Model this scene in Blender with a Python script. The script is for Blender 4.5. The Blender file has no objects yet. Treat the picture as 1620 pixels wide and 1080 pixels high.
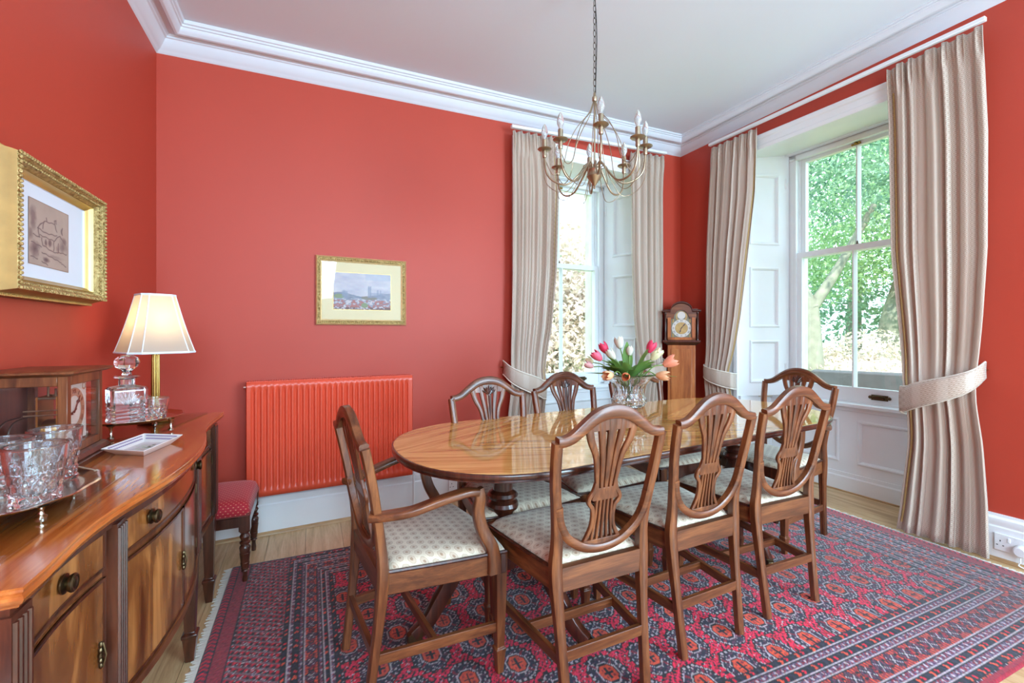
import bpy, bmesh, math, random
import numpy as np
from mathutils import Vector, Matrix
random.seed(7); RNG = np.random.default_rng(11)
S = bpy.context.scene; COL = S.collection
PI = math.pi
def R(a): return math.radians(a)

# ------------------------------------------------------------------ camera
CAMH = 1.17
cam = bpy.data.cameras.new('camera'); co = bpy.data.objects.new('camera', cam); COL.objects.link(co)
cam.sensor_width = 36.0; cam.lens = 711.0 / 1620.0 * 36.0
cam.shift_x = 0.0; cam.shift_y = -14.0 / 1620.0
cam.clip_start = 0.05; cam.clip_end = 200
co.location = (0, 0, CAMH); co.rotation_euler = (R(90), 0, R(-24.0))
S.camera = co

# ------------------------------------------------------------------ world, sun, lights, exposure
w = bpy.data.worlds.new('sky'); S.world = w; w.use_nodes = True
wb = w.node_tree.nodes['Background']; wb.inputs[0].default_value = (0.62, 0.85, 1.0, 1); wb.inputs[1].default_value = 2.3
def light(name, kind, loc, rot, energy, color=(1, 1, 1), **kw):
    l = bpy.data.lights.new(name, kind); l.energy = energy; l.color = color
    for k, v in kw.items(): setattr(l, k, v)
    o = bpy.data.objects.new(name, l); COL.objects.link(o); o.location = loc; o.rotation_euler = rot
    return o
sun = light('sun', 'SUN', (0, -5, 8), (R(42), R(-12), R(-20)), 5.5, (1, 0.97, 0.92), angle=R(1))
# unseen fill lights added behind the camera to light the room evenly
light('rear_fill', 'AREA', (2.86, -2.25, 1.45), (R(90), 0, R(18)), 88, (0.50, 0.80, 1.0), shape='RECTANGLE', size=0.95, size_y=2.2)
light('side_fill', 'AREA', (3.15, -1.0, 1.6), (R(90), 0, R(72)), 42, (0.50, 0.80, 1.0), shape='RECTANGLE', size=1.2, size_y=1.9)
light('rear_high_fill', 'AREA', (0.2, -2.2, 2.05), (R(62), 0, R(-4)), 68, (0.52, 0.80, 1.0), shape='RECTANGLE', size=1.6, size_y=1.1)  # extra fill, added to brighten the floor and skirting
S.view_settings.view_transform = 'Standard'; S.view_settings.look = 'None'
S.view_settings.exposure = 1.12; S.view_settings.gamma = 1.0; S.view_settings.use_curve_mapping = False
S.cycles.use_denoising = True
S.cycles.max_bounces = 10; S.cycles.diffuse_bounces = 5; S.cycles.glossy_bounces = 5
S.cycles.transmission_bounces = 10; S.cycles.transparent_max_bounces = 16
S.cycles.sample_clamp_indirect = 6.0; S.cycles.caustics_reflective = False; S.cycles.caustics_refractive = False

# ------------------------------------------------------------------ node helpers
def lin(c):
    return tuple((x / 255 / 12.92) if x / 255 <= 0.04045 else ((x / 255 + 0.055) / 1.055) ** 2.4 for x in c) + (1.0,)
class NT:
    def __init__(s, name):
        s.m = bpy.data.materials.new(name); s.m.use_nodes = True; s.t = s.m.node_tree; s.n = s.t.nodes
        s.b = s.n['Principled BSDF']; s._tc = None
    def new(s, kind, **kw):
        n = s.n.new(kind)
        for k, v in kw.items(): setattr(n, k, v)
        return n
    def link(s, a, b):
        if isinstance(a, (int, float)): b.default_value = a
        elif isinstance(a, tuple): b.default_value = a
        else: s.t.links.new(a, b)
    def tc(s, out='Object'):
        if s._tc is None: s._tc = s.new('ShaderNodeTexCoord')
        return s._tc.outputs[out]
    def mapping(s, vec, scale=(1, 1, 1), rot=(0, 0, 0), loc=(0, 0, 0)):
        m = s.new('ShaderNodeMapping'); s.link(vec, m.inputs[0]); m.inputs[1].default_value = loc; m.inputs[2].default_value = rot; m.inputs[3].default_value = scale
        return m.outputs[0]
    def noise(s, vec, scale=5, detail=3, rough=0.5, dist=0.0, out=0):
        n = s.new('ShaderNodeTexNoise'); s.link(vec, n.inputs['Vector']); n.inputs['Scale'].default_value = scale; n.inputs['Detail'].default_value = detail
        n.inputs['Roughness'].default_value = rough; n.inputs['Distortion'].default_value = dist
        return n.outputs[out]
    def math(s, op, a, b=0.0, c=0.0):
        n = s.new('ShaderNodeMath', operation=op); s.link(a, n.inputs[0]); s.link(b, n.inputs[1])
        if len(n.inputs) > 2: s.link(c, n.inputs[2])
        return n.outputs[0]
    def sep(s, vec):
        n = s.new('ShaderNodeSeparateXYZ'); s.link(vec, n.inputs[0]); return n.outputs
    def comb(s, x, y, z=0.0):
        n = s.new('ShaderNodeCombineXYZ'); s.link(x, n.inputs[0]); s.link(y, n.inputs[1]); s.link(z, n.inputs[2]); return n.outputs[0]
    def ramp(s, f, stops, interp='LINEAR'):
        n = s.new('ShaderNodeValToRGB'); s.link(f, n.inputs[0]); cr = n.color_ramp; cr.interpolation = interp
        while len(cr.elements) < len(stops): cr.elements.new(0.5)
        for e, (p, c) in zip(cr.elements, stops): e.position = p; e.color = c
        return n.outputs[0]
    def mix(s, f, a, b, mode='MIX'):
        n = s.new('ShaderNodeMix', data_type='RGBA', blend_type=mode); s.link(f, n.inputs[0]); s.link(a, n.inputs[6]); s.link(b, n.inputs[7]); return n.outputs[2]
    def bump(s, h, strength=0.2, dist=0.01):
        n = s.new('ShaderNodeBump'); n.inputs['Strength'].default_value = strength; n.inputs['Distance'].default_value = dist; s.link(h, n.inputs['Height'])
        s.t.links.new(n.outputs[0], s.b.inputs['Normal'])
    def out(s, color=None, rough=0.5, metal=0.0, **kw):
        if color is not None: s.link(color, s.b.inputs['Base Color'])
        s.link(rough, s.b.inputs['Roughness']); s.b.inputs['Metallic'].default_value = metal
        for k, v in kw.items(): s.link(v, s.b.inputs[k.replace('_', ' ')])
        return s.m
M = {}
def plain(name, c, rough=0.5, metal=0.0, var=0.06, vs=6.0, bump=0.0, bs=60, **kw):
    t = NT(name); n = t.noise(t.tc(), vs, 4)
    a = lin(c); d = tuple(x * (1 - var) for x in a[:3]) + (1,); u = tuple(min(1, x * (1 + var)) for x in a[:3]) + (1,)
    col = t.ramp(n, [(0.3, d), (0.7, u)])
    if bump: t.bump(t.noise(t.tc(), bs, 3), bump, 0.004)
    M[name] = t.out(col, rough, metal, **kw); return M[name]
def wood(name, dark, mid, light, axis='x', scale=1.0, rough=0.3, coat=0.3, fig=0.0, coords='Object', grain=1.0):
    t = NT(name)
    sc = {'x': (1.2, 14, 14), 'y': (14, 1.2, 14), 'z': (14, 14, 1.2)}[axis]
    v = t.mapping(t.tc(coords), tuple(k * scale for k in sc))
    n1 = t.noise(v, 1.5, 5, 0.6, 1.2)
    n2 = t.noise(t.mapping(t.tc(coords), tuple(k * scale * 6 for k in sc)), 2.0, 4, 0.6)
    f = t.math('ADD', t.math('MULTIPLY', n1, 0.75), t.math('MULTIPLY', n2, 0.25 * grain))
    if fig:
        n3 = t.noise(t.mapping(t.tc(coords), (7, 7, 2.2)), 0.9, 3, 0.5, 2.5)
        f = t.math('ADD', t.math('MULTIPLY', f, 1 - fig), t.math('MULTIPLY', n3, fig))
    col = t.ramp(f, [(0.34, lin(dark)), (0.5, lin(mid)), (0.64, lin(light))])
    t.bump(n2, 0.04, 0.002)
    M[name] = t.out(col, rough, 0, Coat_Weight=coat, Coat_Roughness=0.12); return M[name]

plain('wall_red', (184, 64, 44), 0.55, var=0.03, vs=1.5, bump=0.03, bs=220)
plain('radiator_red', (224, 82, 54), 0.32, var=0.03)
plain('paint_white', (236, 238, 240), 0.35, var=0.015)
plain('ceiling_white', (218, 222, 228), 0.75, var=0.015, vs=1.2)
plain('cornice_white', (216, 218, 224), 0.5, var=0.015)
plain('stone', (214, 206, 190), 0.85, var=0.10, vs=9, bump=0.3)
plain('brass', (176, 142, 78), 0.28, 1.0, var=0.10, vs=20)
plain('antique_brass', (168, 150, 124), 0.32, 0.85, var=0.15, vs=14)
plain('dark_brass', (96, 80, 58), 0.38, 1.0, var=0.2, vs=40)
plain('silver', (216, 208, 196), 0.14, 1.0, var=0.06, vs=20)
plain('steel', (120, 116, 112), 0.3, 1.0)
plain('white_plastic', (232, 234, 236), 0.35, var=0.01)
plain('black', (18, 17, 18), 0.5)
plain('chain_metal', (92, 84, 76), 0.4, 1.0)
plain('porcelain', (232, 226, 222), 0.16, var=0.02)
plain('mount_white', (226, 228, 236), 0.7, var=0.01)
plain('mount_cream', (238, 222, 178), 0.65, var=0.02)
plain('dial_white', (226, 216, 206), 0.4, var=0.03)
plain('dial_silver', (214, 210, 202), 0.35, var=0.03)
plain('dial_gold', (186, 158, 100), 0.35, 0.2, var=0.15, vs=40)
plain('dial_ring', (178, 132, 104), 0.45, var=0.06)
plain('candle_white', (226, 222, 212), 0.4)
plain('tassel_white', (222, 216, 204), 0.9, var=0.06)
plain('cotton_trim', (226, 232, 240), 0.8, var=0.02)
plain('trunk_bark', (118, 122, 106), 0.9, var=0.25, vs=6, bump=0.5, bs=20)
plain('lawn', (120, 140, 70), 0.95, var=0.2, vs=3)
plain('slab_dark', (58, 62, 64), 0.85, var=0.15, vs=8, bump=0.3)
plain('tan_brown', (150, 96, 52), 0.7, var=0.15)
wood('mahogany', (64, 31, 15), (104, 56, 29), (138, 82, 45), 'z', 1.0, 0.36, 0.18)
wood('mahogany_x', (64, 31, 15), (104, 56, 29), (138, 82, 45), 'x', 1.0, 0.36, 0.18)
wood('mahogany_y', (64, 31, 15), (104, 56, 29), (138, 82, 45), 'y', 1.0, 0.36, 0.18)
wood('dark_mahogany', (38, 16, 10), (66, 30, 18), (92, 46, 28), 'z', 1.0, 0.28, 0.5)
wood('flame_mahogany', (78, 36, 14), (128, 74, 34), (190, 124, 66), 'z', 0.8, 0.2, 0.6, fig=0.75)
wood('sideboard_top', (142, 66, 24), (178, 94, 40), (206, 122, 58), 'y', 0.8, 0.14, 0.7)
wood('clock_oak', (140, 72, 34), (172, 96, 48), (194, 120, 66), 'z', 1.0, 0.3, 0.4)
wood('oak_bead', (150, 112, 72), (184, 146, 102), (204, 170, 126), 'x', 1.0, 0.5, 0.1)
for k, (a, b, c) in enumerate([((176, 140, 98), (206, 170, 124), (222, 190, 148)), ((186, 150, 106), (214, 180, 134), (228, 200, 158)), ((166, 128, 88), (196, 158, 114), (214, 182, 138))]):
    wood('oak_%d' % k, a, b, c, 'y', 1.0, 0.42, 0.1)

def glass_thin(name, tint=(1, 1, 1, 1), rough=0.02):
    t = NT(name); t.n.remove(t.b)
    tr = t.new('ShaderNodeBsdfTransparent'); tr.inputs[0].default_value = tint
    gl = t.new('ShaderNodeBsdfGlossy'); gl.inputs['Roughness'].default_value = rough
    lw = t.new('ShaderNodeLayerWeight'); lw.inputs[0].default_value = 0.5
    f = t.math('ADD', t.math('MULTIPLY', t.math('POWER', lw.outputs[1], 5.0), 0.8), 0.04)
    mx = t.new('ShaderNodeMixShader'); t.link(f, mx.inputs[0]); t.t.links.new(tr.outputs[0], mx.inputs[1]); t.t.links.new(gl.outputs[0], mx.inputs[2])
    t.t.links.new(mx.outputs[0], t.n['Material Output'].inputs[0]); M[name] = t.m
glass_thin('window_glass'); glass_thin('pane_glass', (0.97, 0.97, 0.96, 1)); glass_thin('protector_glass', (0.95, 0.95, 0.93, 1), 0.03)
t = NT('crystal'); M['crystal'] = t.out((0.97, 0.985, 1, 1), 0.015, 0, Transmission_Weight=0.975, IOR=1.5)
t = NT('bulb_glass'); M['bulb_glass'] = t.out((0.97, 0.97, 0.95, 1), 0.12, 0, Transmission_Weight=0.75, IOR=1.3)
# gilt with carved relief
t = NT('gilt'); v = t.noise(t.tc(), 90, 4, 0.6)
t.bump(v, 0.9, 0.01); M['gilt'] = t.out(t.ramp(v, [(0.3, lin((142, 112, 60))), (0.6, lin((204, 176, 116))), (0.8, lin((234, 214, 164)))]), 0.4, 0.65)
plain('gilt_smooth', (198, 164, 98), 0.34, 0.7, var=0.1, vs=10)
plain('braid', (178, 148, 92), 0.6, var=0.3, vs=220)
plain('gilt_old', (158, 120, 62), 0.5, 0.35, var=0.15, vs=20)
plain('frame_side', (116, 82, 40), 0.5, 0.1, var=0.15, vs=8)
plain('gilt_pale', (226, 196, 140), 0.35, 0.55, var=0.12, vs=50, bump=0.4, bs=160)

# dining table veneer: bookmatched stripes meeting on the long axis
t = NT('table_veneer'); x, y, z = t.sep(t.tc())
ay = t.math('ABSOLUTE', y)
ca, sa = math.cos(R(24)), math.sin(R(24))
u = t.math('ADD', t.math('MULTIPLY', x, ca), t.math('MULTIPLY', ay, sa))
vv = t.math('SUBTRACT', t.math('MULTIPLY', ay, ca), t.math('MULTIPLY', x, sa))
sgn = t.math('MULTIPLY', t.math('SIGN', y), 3.7)
n1 = t.noise(t.comb(t.math('MULTIPLY', u, 1.6), t.math('MULTIPLY', vv, 44), sgn), 1.0, 4, 0.6, 0.5)
n2 = t.noise(t.comb(t.math('MULTIPLY', u, 14), t.math('MULTIPLY', vv, 160), sgn), 1.0, 3, 0.6)
f = t.math('ADD', t.math('MULTIPLY', n1, 0.8), t.math('MULTIPLY', n2, 0.2))
M['table_veneer'] = t.out(t.ramp(f, [(0.34, lin((158, 104, 48))), (0.47, lin((204, 146, 76))), (0.6, lin((226, 176, 104)))]), 0.07, 0, Coat_Weight=0.6, Coat_Roughness=0.03, IOR=1.55)

def cells(t, x, y, sx, sy):
    # offset rows of cells: returns local coordinates (-.5 .. .5)
    gy = t.math('DIVIDE', y, sy); row = t.math('FLOOR', gy)
    off = t.math('MULTIPLY', t.math('MODULO', t.math('ABSOLUTE', row), 2.0), 0.5)
    gx = t.math('ADD', t.math('DIVIDE', x, sx), off)
    return t.math('SUBTRACT', t.math('FRACT', gx), 0.5), t.math('SUBTRACT', t.math('FRACT', gy), 0.5)
# chair seat cloth: cream honeycomb with a small brown flower in each cell
t = NT('seat_cloth'); x, y, z = t.sep(t.tc())
cx, cy = cells(t, x, t.math('ADD', y, t.math('MULTIPLY', z, 0.6)), 0.036, 0.031)
d = t.math('SQRT', t.math('ADD', t.math('MULTIPLY', cx, cx), t.math('MULTIPLY', cy, cy)))
wob = t.math('MULTIPLY', t.math('SUBTRACT', t.noise(t.tc(), 160, 2), 0.5), 0.16)
d = t.math('ADD', d, wob)
c1 = t.ramp(d, [(0.0, lin((184, 154, 126))), (0.09, lin((160, 124, 98))), (0.16, lin((204, 184, 158))), (0.30, lin((204, 184, 160))), (0.37, lin((190, 168, 142))), (0.43, lin((222, 208, 184))), (0.60, lin((216, 200, 174)))])
t.bump(t.noise(t.tc(), 420, 2), 0.25, 0.002)
M['seat_cloth'] = t.out(c1, 0.75, 0, Sheen_Weight=0.25)
# red stool cloth with pale dots
t = NT('stool_cloth'); x, y, z = t.sep(t.tc())
cx, cy = cells(t, x, t.math('ADD', y, z), 0.020, 0.014)
d = t.math('ADD', t.math('ABSOLUTE', cx), t.math('ABSOLUTE', cy))
t.bump(t.noise(t.tc(), 300, 2), 0.2, 0.002)
M['stool_cloth'] = t.out(t.ramp(d, [(0.0, lin((226, 170, 130))), (0.17, lin((214, 140, 112))), (0.22, lin((182, 28, 44))), (1, lin((170, 22, 40)))]), 0.75, 0, Sheen_Weight=0.2)
# curtain cloth: woven trellis with satin stripes (UV in metres)
t = NT('curtain_cloth'); uv = t.tc('UV'); x, y, z = t.sep(uv)
cx, cy = cells(t, x, y, 0.024, 0.017)
d = t.math('ADD', t.math('ABSOLUTE', cx), t.math('ABSOLUTE', cy))
f = t.math('COMPARE', d, 0.5, 0.075)
st = t.math('GREATER_THAN', t.math('FRACT', t.math('DIVIDE', x, 0.145)), 0.62)
base = t.mix(st, lin((172, 148, 130)), lin((186, 166, 150)))
col = t.mix(f, base, lin((216, 198, 182)))
wv = t.noise(uv, 500, 2)
t.bump(t.math('ADD', f, t.math('MULTIPLY', wv, 0.4)), 0.25, 0.003)
M['curtain_cloth'] = t.out(col, t.math('SUBTRACT', 0.62, t.math('MULTIPLY', f, 0.2)), 0, Sheen_Weight=0.3)
plain('curtain_lining', (232, 222, 206), 0.8)
# lamp shade
t = NT('shade_silk'); tl = t.new('ShaderNodeBsdfTranslucent'); tl.inputs[0].default_value = (0.86, 0.80, 0.66, 1)
t.out((0.50, 0.50, 0.46, 1), 0.8); mx = t.new('ShaderNodeMixShader'); mx.inputs[0].default_value = 0.55
t.t.links.new(t.b.outputs[0], mx.inputs[1]); t.t.links.new(tl.outputs[0], mx.inputs[2]); t.t.links.new(mx.outputs[0], t.n['Material Output'].inputs[0]); M['shade_silk'] = t.m
t = NT('bulb_lit'); t.b.inputs['Emission Color'].default_value = (1, 0.78, 0.45, 1); t.b.inputs['Emission Strength'].default_value = 1; M['bulb_lit'] = t.out((1, 0.9, 0.7, 1), 0.4)
def vcol(name, rough=0.8, **kw):
    t = NT(name); a = t.new('ShaderNodeVertexColor'); a.layer_name = 'Col'; M[name] = t.out(a.outputs[0], rough, 0, **kw)
vcol('rug_pile', 0.95, Sheen_Weight=0.35, Sheen_Roughness=0.4); vcol('picture_print', 0.7)
def leafmat(name, a, b, c):
    t = NT(name); n = t.noise(t.tc(), 2.5, 3); col = t.ramp(n, [(0.3, lin(a)), (0.5, lin(b)), (0.7, lin(c))])
    t.out(col, 0.6); tl = t.new('ShaderNodeBsdfTranslucent'); t.link(col, tl.inputs[0]); mx = t.new('ShaderNodeMixShader'); mx.inputs[0].default_value = 0.4
    t.t.links.new(t.b.outputs[0], mx.inputs[1]); t.t.links.new(tl.outputs[0], mx.inputs[2]); t.t.links.new(mx.outputs[0], t.n['Material Output'].inputs[0]); M[name] = t.m
leafmat('leaf_green', (66, 112, 92), (112, 150, 118), (166, 194, 164))
leafmat('leaf_pale', (190, 176, 150), (218, 206, 194), (232, 224, 220))
leafmat('leaf_lime', (104, 148, 104), (146, 182, 130), (190, 212, 166))
leafmat('tulip_leaf', (74, 118, 52), (112, 154, 72), (158, 186, 104))
plain('tulip_stem', (120, 150, 74), 0.5)
for nm, c in dict(pink=(226, 92, 116), crimson=(206, 40, 76), coral=(232, 140, 108), peach=(238, 178, 132), orange=(226, 118, 62), white=(200, 192, 172), mauve=(206, 150, 148), cream=(214, 206, 158)).items():
    plain('petal_' + nm, c, 0.55, var=0.12, vs=30, Sheen_Weight=0.1)

# ------------------------------------------------------------------ object helpers
def obj(name, me_or_mb, m=None, parent=None, loc=None, rot=None):
    me = me_or_mb.mesh(name) if isinstance(me_or_mb, MB) else me_or_mb
    if m is not None and not me.materials: me.materials.append(M[m] if isinstance(m, str) else m)
    o = bpy.data.objects.new(name, me); COL.objects.link(o)
    if parent: o.parent = parent
    if loc is not None: o.location = loc
    if rot is not None: o.rotation_euler = rot
    return o
def thing(name, label, cat, loc=(0, 0, 0), rz=0.0, group=None):
    o = bpy.data.objects.new(name, None); COL.objects.link(o); o.empty_display_size = 0.1
    o.location = loc; o.rotation_euler = (0, 0, rz)
    return tag(o, label, cat, group)
def tag(o, label, cat, group=None, kind=None):
    o['label'] = label; o['category'] = cat
    if group: o['group'] = group
    if kind: o['kind'] = kind
    return o
def struct(o): o['kind'] = 'structure'; return o
def sempty(name, mat4=None):
    o = bpy.data.objects.new(name, None); COL.objects.link(o); o['kind'] = 'structure'
    if mat4 is not None: o.matrix_world = mat4
    return o
def copy_tree(o, parent=None):
    c = o.copy(); COL.objects.link(c)
    if parent: c.parent = parent
    for ch in list(o.children): copy_tree(ch, c)
    return c
def bevel(o, wdt=0.003, seg=2):
    b = o.modifiers.new('bevel', 'BEVEL'); b.width = wdt; b.segments = seg; b.limit_method = 'ANGLE'; b.angle_limit = R(40); b.harden_normals = False
    return o
class MB:
    def __init__(s): s.v = []; s.f = []; s.uv = None; s.smooth = 35; s.col = None
    def add(s, vs, fs):
        k = len(s.v); s.v += [tuple(map(float, p)) for p in vs]; s.f += [tuple(i + k for i in f) for f in fs]; return s
    def box(s, x0, x1, y0, y1, z0, z1):
        return s.add([(x0, y0, z0), (x1, y0, z0), (x1, y1, z0), (x0, y1, z0), (x0, y0, z1), (x1, y0, z1), (x1, y1, z1), (x0, y1, z1)],
                     [(0, 3, 2, 1), (4, 5, 6, 7), (0, 1, 5, 4), (1, 2, 6, 5), (2, 3, 7, 6), (3, 0, 4, 7)])
    def hexa(s, b, t):
        return s.add(list(b) + list(t), [(0, 3, 2, 1), (4, 5, 6, 7), (0, 1, 5, 4), (1, 2, 6, 5), (2, 3, 7, 6), (3, 0, 4, 7)])
    def prism(s, poly, z0, z1):
        n = len(poly)
        return s.add([(x, y, z0) for x, y in poly] + [(x, y, z1) for x, y in poly], [tuple(range(n))[::-1], tuple(range(n, 2 * n))] + [(i, (i + 1) % n, n + (i + 1) % n, n + i) for i in range(n)])
    def loft(s, rings, caps=True, closed=False):
        n = len(rings[0]); k = len(s.v)
        for r in rings: s.v += [tuple(map(float, p)) for p in r]
        m = len(rings)
        for j in range(m if closed else m - 1):
            a, b = k + j * n, k + ((j + 1) % m) * n
            for i in range(n): s.f.append((a + i, a + (i + 1) % n, b + (i + 1) % n, b + i))
        if caps and not closed: s.f.append(tuple(range(k, k + n))[::-1]); s.f.append(tuple(range(k + (m - 1) * n, k + m * n)))
        return s
    def lathe(s, prof, seg=24, c=(0, 0, 0), caps=True):
        return s.loft([[(c[0] + r * math.cos(2 * PI * i / seg), c[1] + r * math.sin(2 * PI * i / seg), c[2] + z) for i in range(seg)] for r, z in prof], caps)
    def sweep(s, path, sec, N=(0, 1, 0), scale=None, caps=True, closed=False):
        P = [Vector(p) for p in path]; N = Vector(N).normalized(); rings = []
        for i, p in enumerate(P):
            if closed: T = P[(i + 1) % len(P)] - P[i - 1]
            else: T = P[min(i + 1, len(P) - 1)] - P[max(i - 1, 0)]
            T.normalize(); U = T.cross(N); U.normalize(); V = U.cross(T)
            k = scale[i] if scale else 1.0
            kx, ky = k if isinstance(k, tuple) else (k, k)
            rings.append([p + U * (a * kx) + V * (b * ky) for a, b in sec])
        return s.loft(rings, caps, closed)
    def tube(s, path, r, seg=8, caps=True, closed=False):
        P = [Vector(p) for p in path]; rings = []; up = None
        for i, p in enumerate(P):
            if closed: T = P[(i + 1) % len(P)] - P[i - 1]
            else: T = P[min(i + 1, len(P) - 1)] - P[max(i - 1, 0)]
            T.normalize()
            if up is None: up = Vector((0, 0, 1)) if abs(T.z) < 0.9 else Vector((1, 0, 0))
            U = T.cross(up); U.normalize(); up = U.cross(T)
            rr = r[i] if isinstance(r, (list, tuple)) else r
            rings.append([p + (U * math.cos(2 * PI * j / seg) + up * math.sin(2 * PI * j / seg)) * rr for j in range(seg)])
        return s.loft(rings, caps, closed)
    def ball(s, c, rx, ry=None, rz=None, seg=12, rings=8):
        ry = ry or rx; rz = rz or rx
        return s.loft([[(c[0] + rx * math.sin(a) * math.cos(2 * PI * i / seg), c[1] + ry * math.sin(a) * math.sin(2 * PI * i / seg), c[2] - rz * math.cos(a)) for i in range(seg)] for a in [PI * (j + 0.02) / (rings + 0.04) for j in range(rings + 1)]])
    def grid(s, P, uv=None, closed_u=False):
        # P[j][i] points
        nv, nu = len(P), len(P[0]); k = len(s.v)
        for row in P: s.v += [tuple(map(float, p)) for p in row]
        for j in range(nv - 1):
            for i in range(nu if closed_u else nu - 1): s.f.append((k + j * nu + i, k + j * nu + (i + 1) % nu, k + (j + 1) * nu + (i + 1) % nu, k + (j + 1) * nu + i))
        if uv is not None: s.uv = [q for row in uv for q in row]
        return s
    def xf(s, m):
        s.v = [tuple(m @ Vector(p)) for p in s.v]; return s
    def mesh(s, name):
        me = bpy.data.meshes.new(name); me.from_pydata(s.v, [], s.f)
        bm = bmesh.new(); bm.from_mesh(me)
        if s.uv is None and s.col is None: bmesh.ops.recalc_face_normals(bm, faces=bm.faces)
        bm.to_mesh(me); bm.free()
        if s.uv is not None:
            l = me.uv_layers.new(name='UVMap'); idx = np.empty(len(me.loops), np.int32); me.loops.foreach_get('vertex_index', idx)
            l.data.foreach_set('uv', np.array(s.uv, np.float32)[idx].ravel())
        if s.smooth:
            me.polygons.foreach_set('use_smooth', [True] * len(me.polygons)); me.set_sharp_from_angle(angle=R(s.smooth))
        me.update(); return me
def rsec(a, b, r=0.3, n=3):
    # rounded rectangle section, half sizes a,b
    rr = min(a, b) * r; out = []
    for cx, cy, a0 in ((a - rr, b - rr, 0), (-a + rr, b - rr, 90), (-a + rr, -b + rr, 180), (a - rr, -b + rr, 270)):
        for k in range(n + 1): out.append((cx + rr * math.cos(R(a0 + 90 * k / n)), cy + rr * math.sin(R(a0 + 90 * k / n))))
    return out
def smooth_path(pts, n=6):
    P = [Vector(p) for p in pts]; out = []
    for i in range(len(P) - 1):
        p0, p1, p2, p3 = P[max(i - 1, 0)], P[i], P[i + 1], P[min(i + 2, len(P) - 1)]
        for k in range(n):
            t = k / n; out.append(0.5 * ((2 * p1) + (p2 - p0) * t + (2 * p0 - 5 * p1 + 4 * p2 - p3) * t * t + (3 * p1 - p0 - 3 * p2 + p3) * t ** 3))
    out.append(P[-1]); return out
def interp(keys, x):
    xs = [k[0] for k in keys]; return np.interp(x, xs, [k[1] for k in keys])
def numpy_grid(name, nx, ny, X, Y, Z, colors, mat, parent=None):
    me = bpy.data.meshes.new(name)
    v = np.stack([X.ravel(), Y.ravel(), Z.ravel()], 1).astype(np.float32)
    i = np.arange((nx - 1) * (ny - 1)); r = i // (nx - 1); c = i % (nx - 1); a = r * nx + c
    f = np.stack([a, a + 1, a + nx + 1, a + nx], 1).astype(np.int32)
    me.vertices.add(len(v)); me.vertices.foreach_set('co', v.ravel()); me.loops.add(f.size); me.loops.foreach_set('vertex_index', f.ravel())
    me.polygons.add(len(f)); me.polygons.foreach_set('loop_start', np.arange(len(f), dtype=np.int32) * 4)
    me.update(calc_edges=True)
    ca = me.color_attributes.new('Col', 'FLOAT_COLOR', 'POINT')
    s = np.clip(colors.reshape(-1, 3) / 255.0, 0, 1); l = np.where(s <= 0.04045, s / 12.92, ((s + 0.055) / 1.055) ** 2.4)
    ca.data.foreach_set('color', np.concatenate([l, np.ones((len(l), 1))], 1).astype(np.float32).ravel())
    me.materials.append(M[mat]); o = bpy.data.objects.new(name, me); COL.objects.link(o)
    if parent: o.parent = parent
    return o
def frame(P, e):
    e = Vector((e[0], e[1], 0)).normalized(); n = Vector((-e.y, e.x, 0))
    m = Matrix.Identity(4); m.col[0][:3] = e; m.col[1][:3] = n; m.col[3][:3] = (P[0], P[1], 0); return m

# ================================================================== ROOM SHELL
LN, LB, RB, RN = Vector((-0.755, -2.4)), Vector((-0.755, 2.95)), Vector((3.14, 3.19)), Vector((3.14 + 0.05 * 5.59, -2.4))
ZC = {'LN': 2.66, 'LB': 2.66, 'RB': 2.81, 'RN': 2.98}     # underside of the cornice (an old, slightly uneven ceiling)
FB = frame(LB, RB - LB); FR = frame(RB, (0.05, -1)); FL = frame(LN, (0, 1)); FN = frame(RN, LN - RN)
LBK = (RB - LB).length; LRT = (RN - RB).length
def zb(s): return 2.66 + 0.15 * s / LBK
def zr(s): return 2.81 + 0.17 * s / LRT
WALLT = 0.62
WIN = {1: dict(F=FB, xc=2.86, yf=0.40, zs=0.69, zt=2.54, zft=2.56, zm=1.775, zg=2.48, py=0.32, sy=0.28, L=LBK, zf=zb),
       2: dict(F=FR, xc=1.20, yf=0.45, zs=0.655, zt=2.585, zft=2.64, zm=1.80, zg=2.565, py=0.40, sy=0.355, L=LRT, zf=zr)}
HF, HR = 0.60, 0.46

def wall_with_opening(name, wd, mat):
    mb = MB(); a, b = wd['xc'] - HF, wd['xc'] + HF; L = wd['L']
    for x0, x1, z0 in ((-0.0, a, 0), (a, b, max(wd['zt'], wd['zft']) + 0.03), (b, L, 0)):
        x0e = -0.62 if x0 <= 0 and wd is WIN[1] else x0
        x1e = L
        if x1 != L: x1e = x1
        t0, t1 = wd['zf'](max(x0, 0)) + 0.13, wd['zf'](x1) + 0.13
        mb.hexa([(x0e, 0, z0), (x1e, 0, z0), (x1e, WALLT, z0), (x0e, WALLT, z0)], [(x0e, 0, t0), (x1e, 0, t1), (x1e, WALLT, t1), (x0e, WALLT, t0)])
    o = obj(name, mb, mat); o.matrix_world = wd['F']; return struct(o)
wall_with_opening('wall_back', WIN[1], 'wall_red')
wall_with_opening('wall_right', WIN[2], 'wall_red')
mb = MB(); mb.box(0, 5.97, 0, 0.3, 0, 2.80); o = obj('wall_left', mb, 'wall_red'); o.matrix_world = FL; struct(o)
mb = MB(); mb.box(-0.6, (LN - RN).length + 0.3, 0, 0.3, 0, 3.2); o = obj('wall_near', mb, 'paint_white'); o.matrix_world = FN; struct(o)
# corner pier where the two outer walls meet
mb = MB(); mb.prism([(3.14, 3.19), (3.76, 3.16), (3.80, 3.85), (3.10, 3.81)], 0, 2.94); struct(obj('wall_corner', mb, 'wall_red'))

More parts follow.
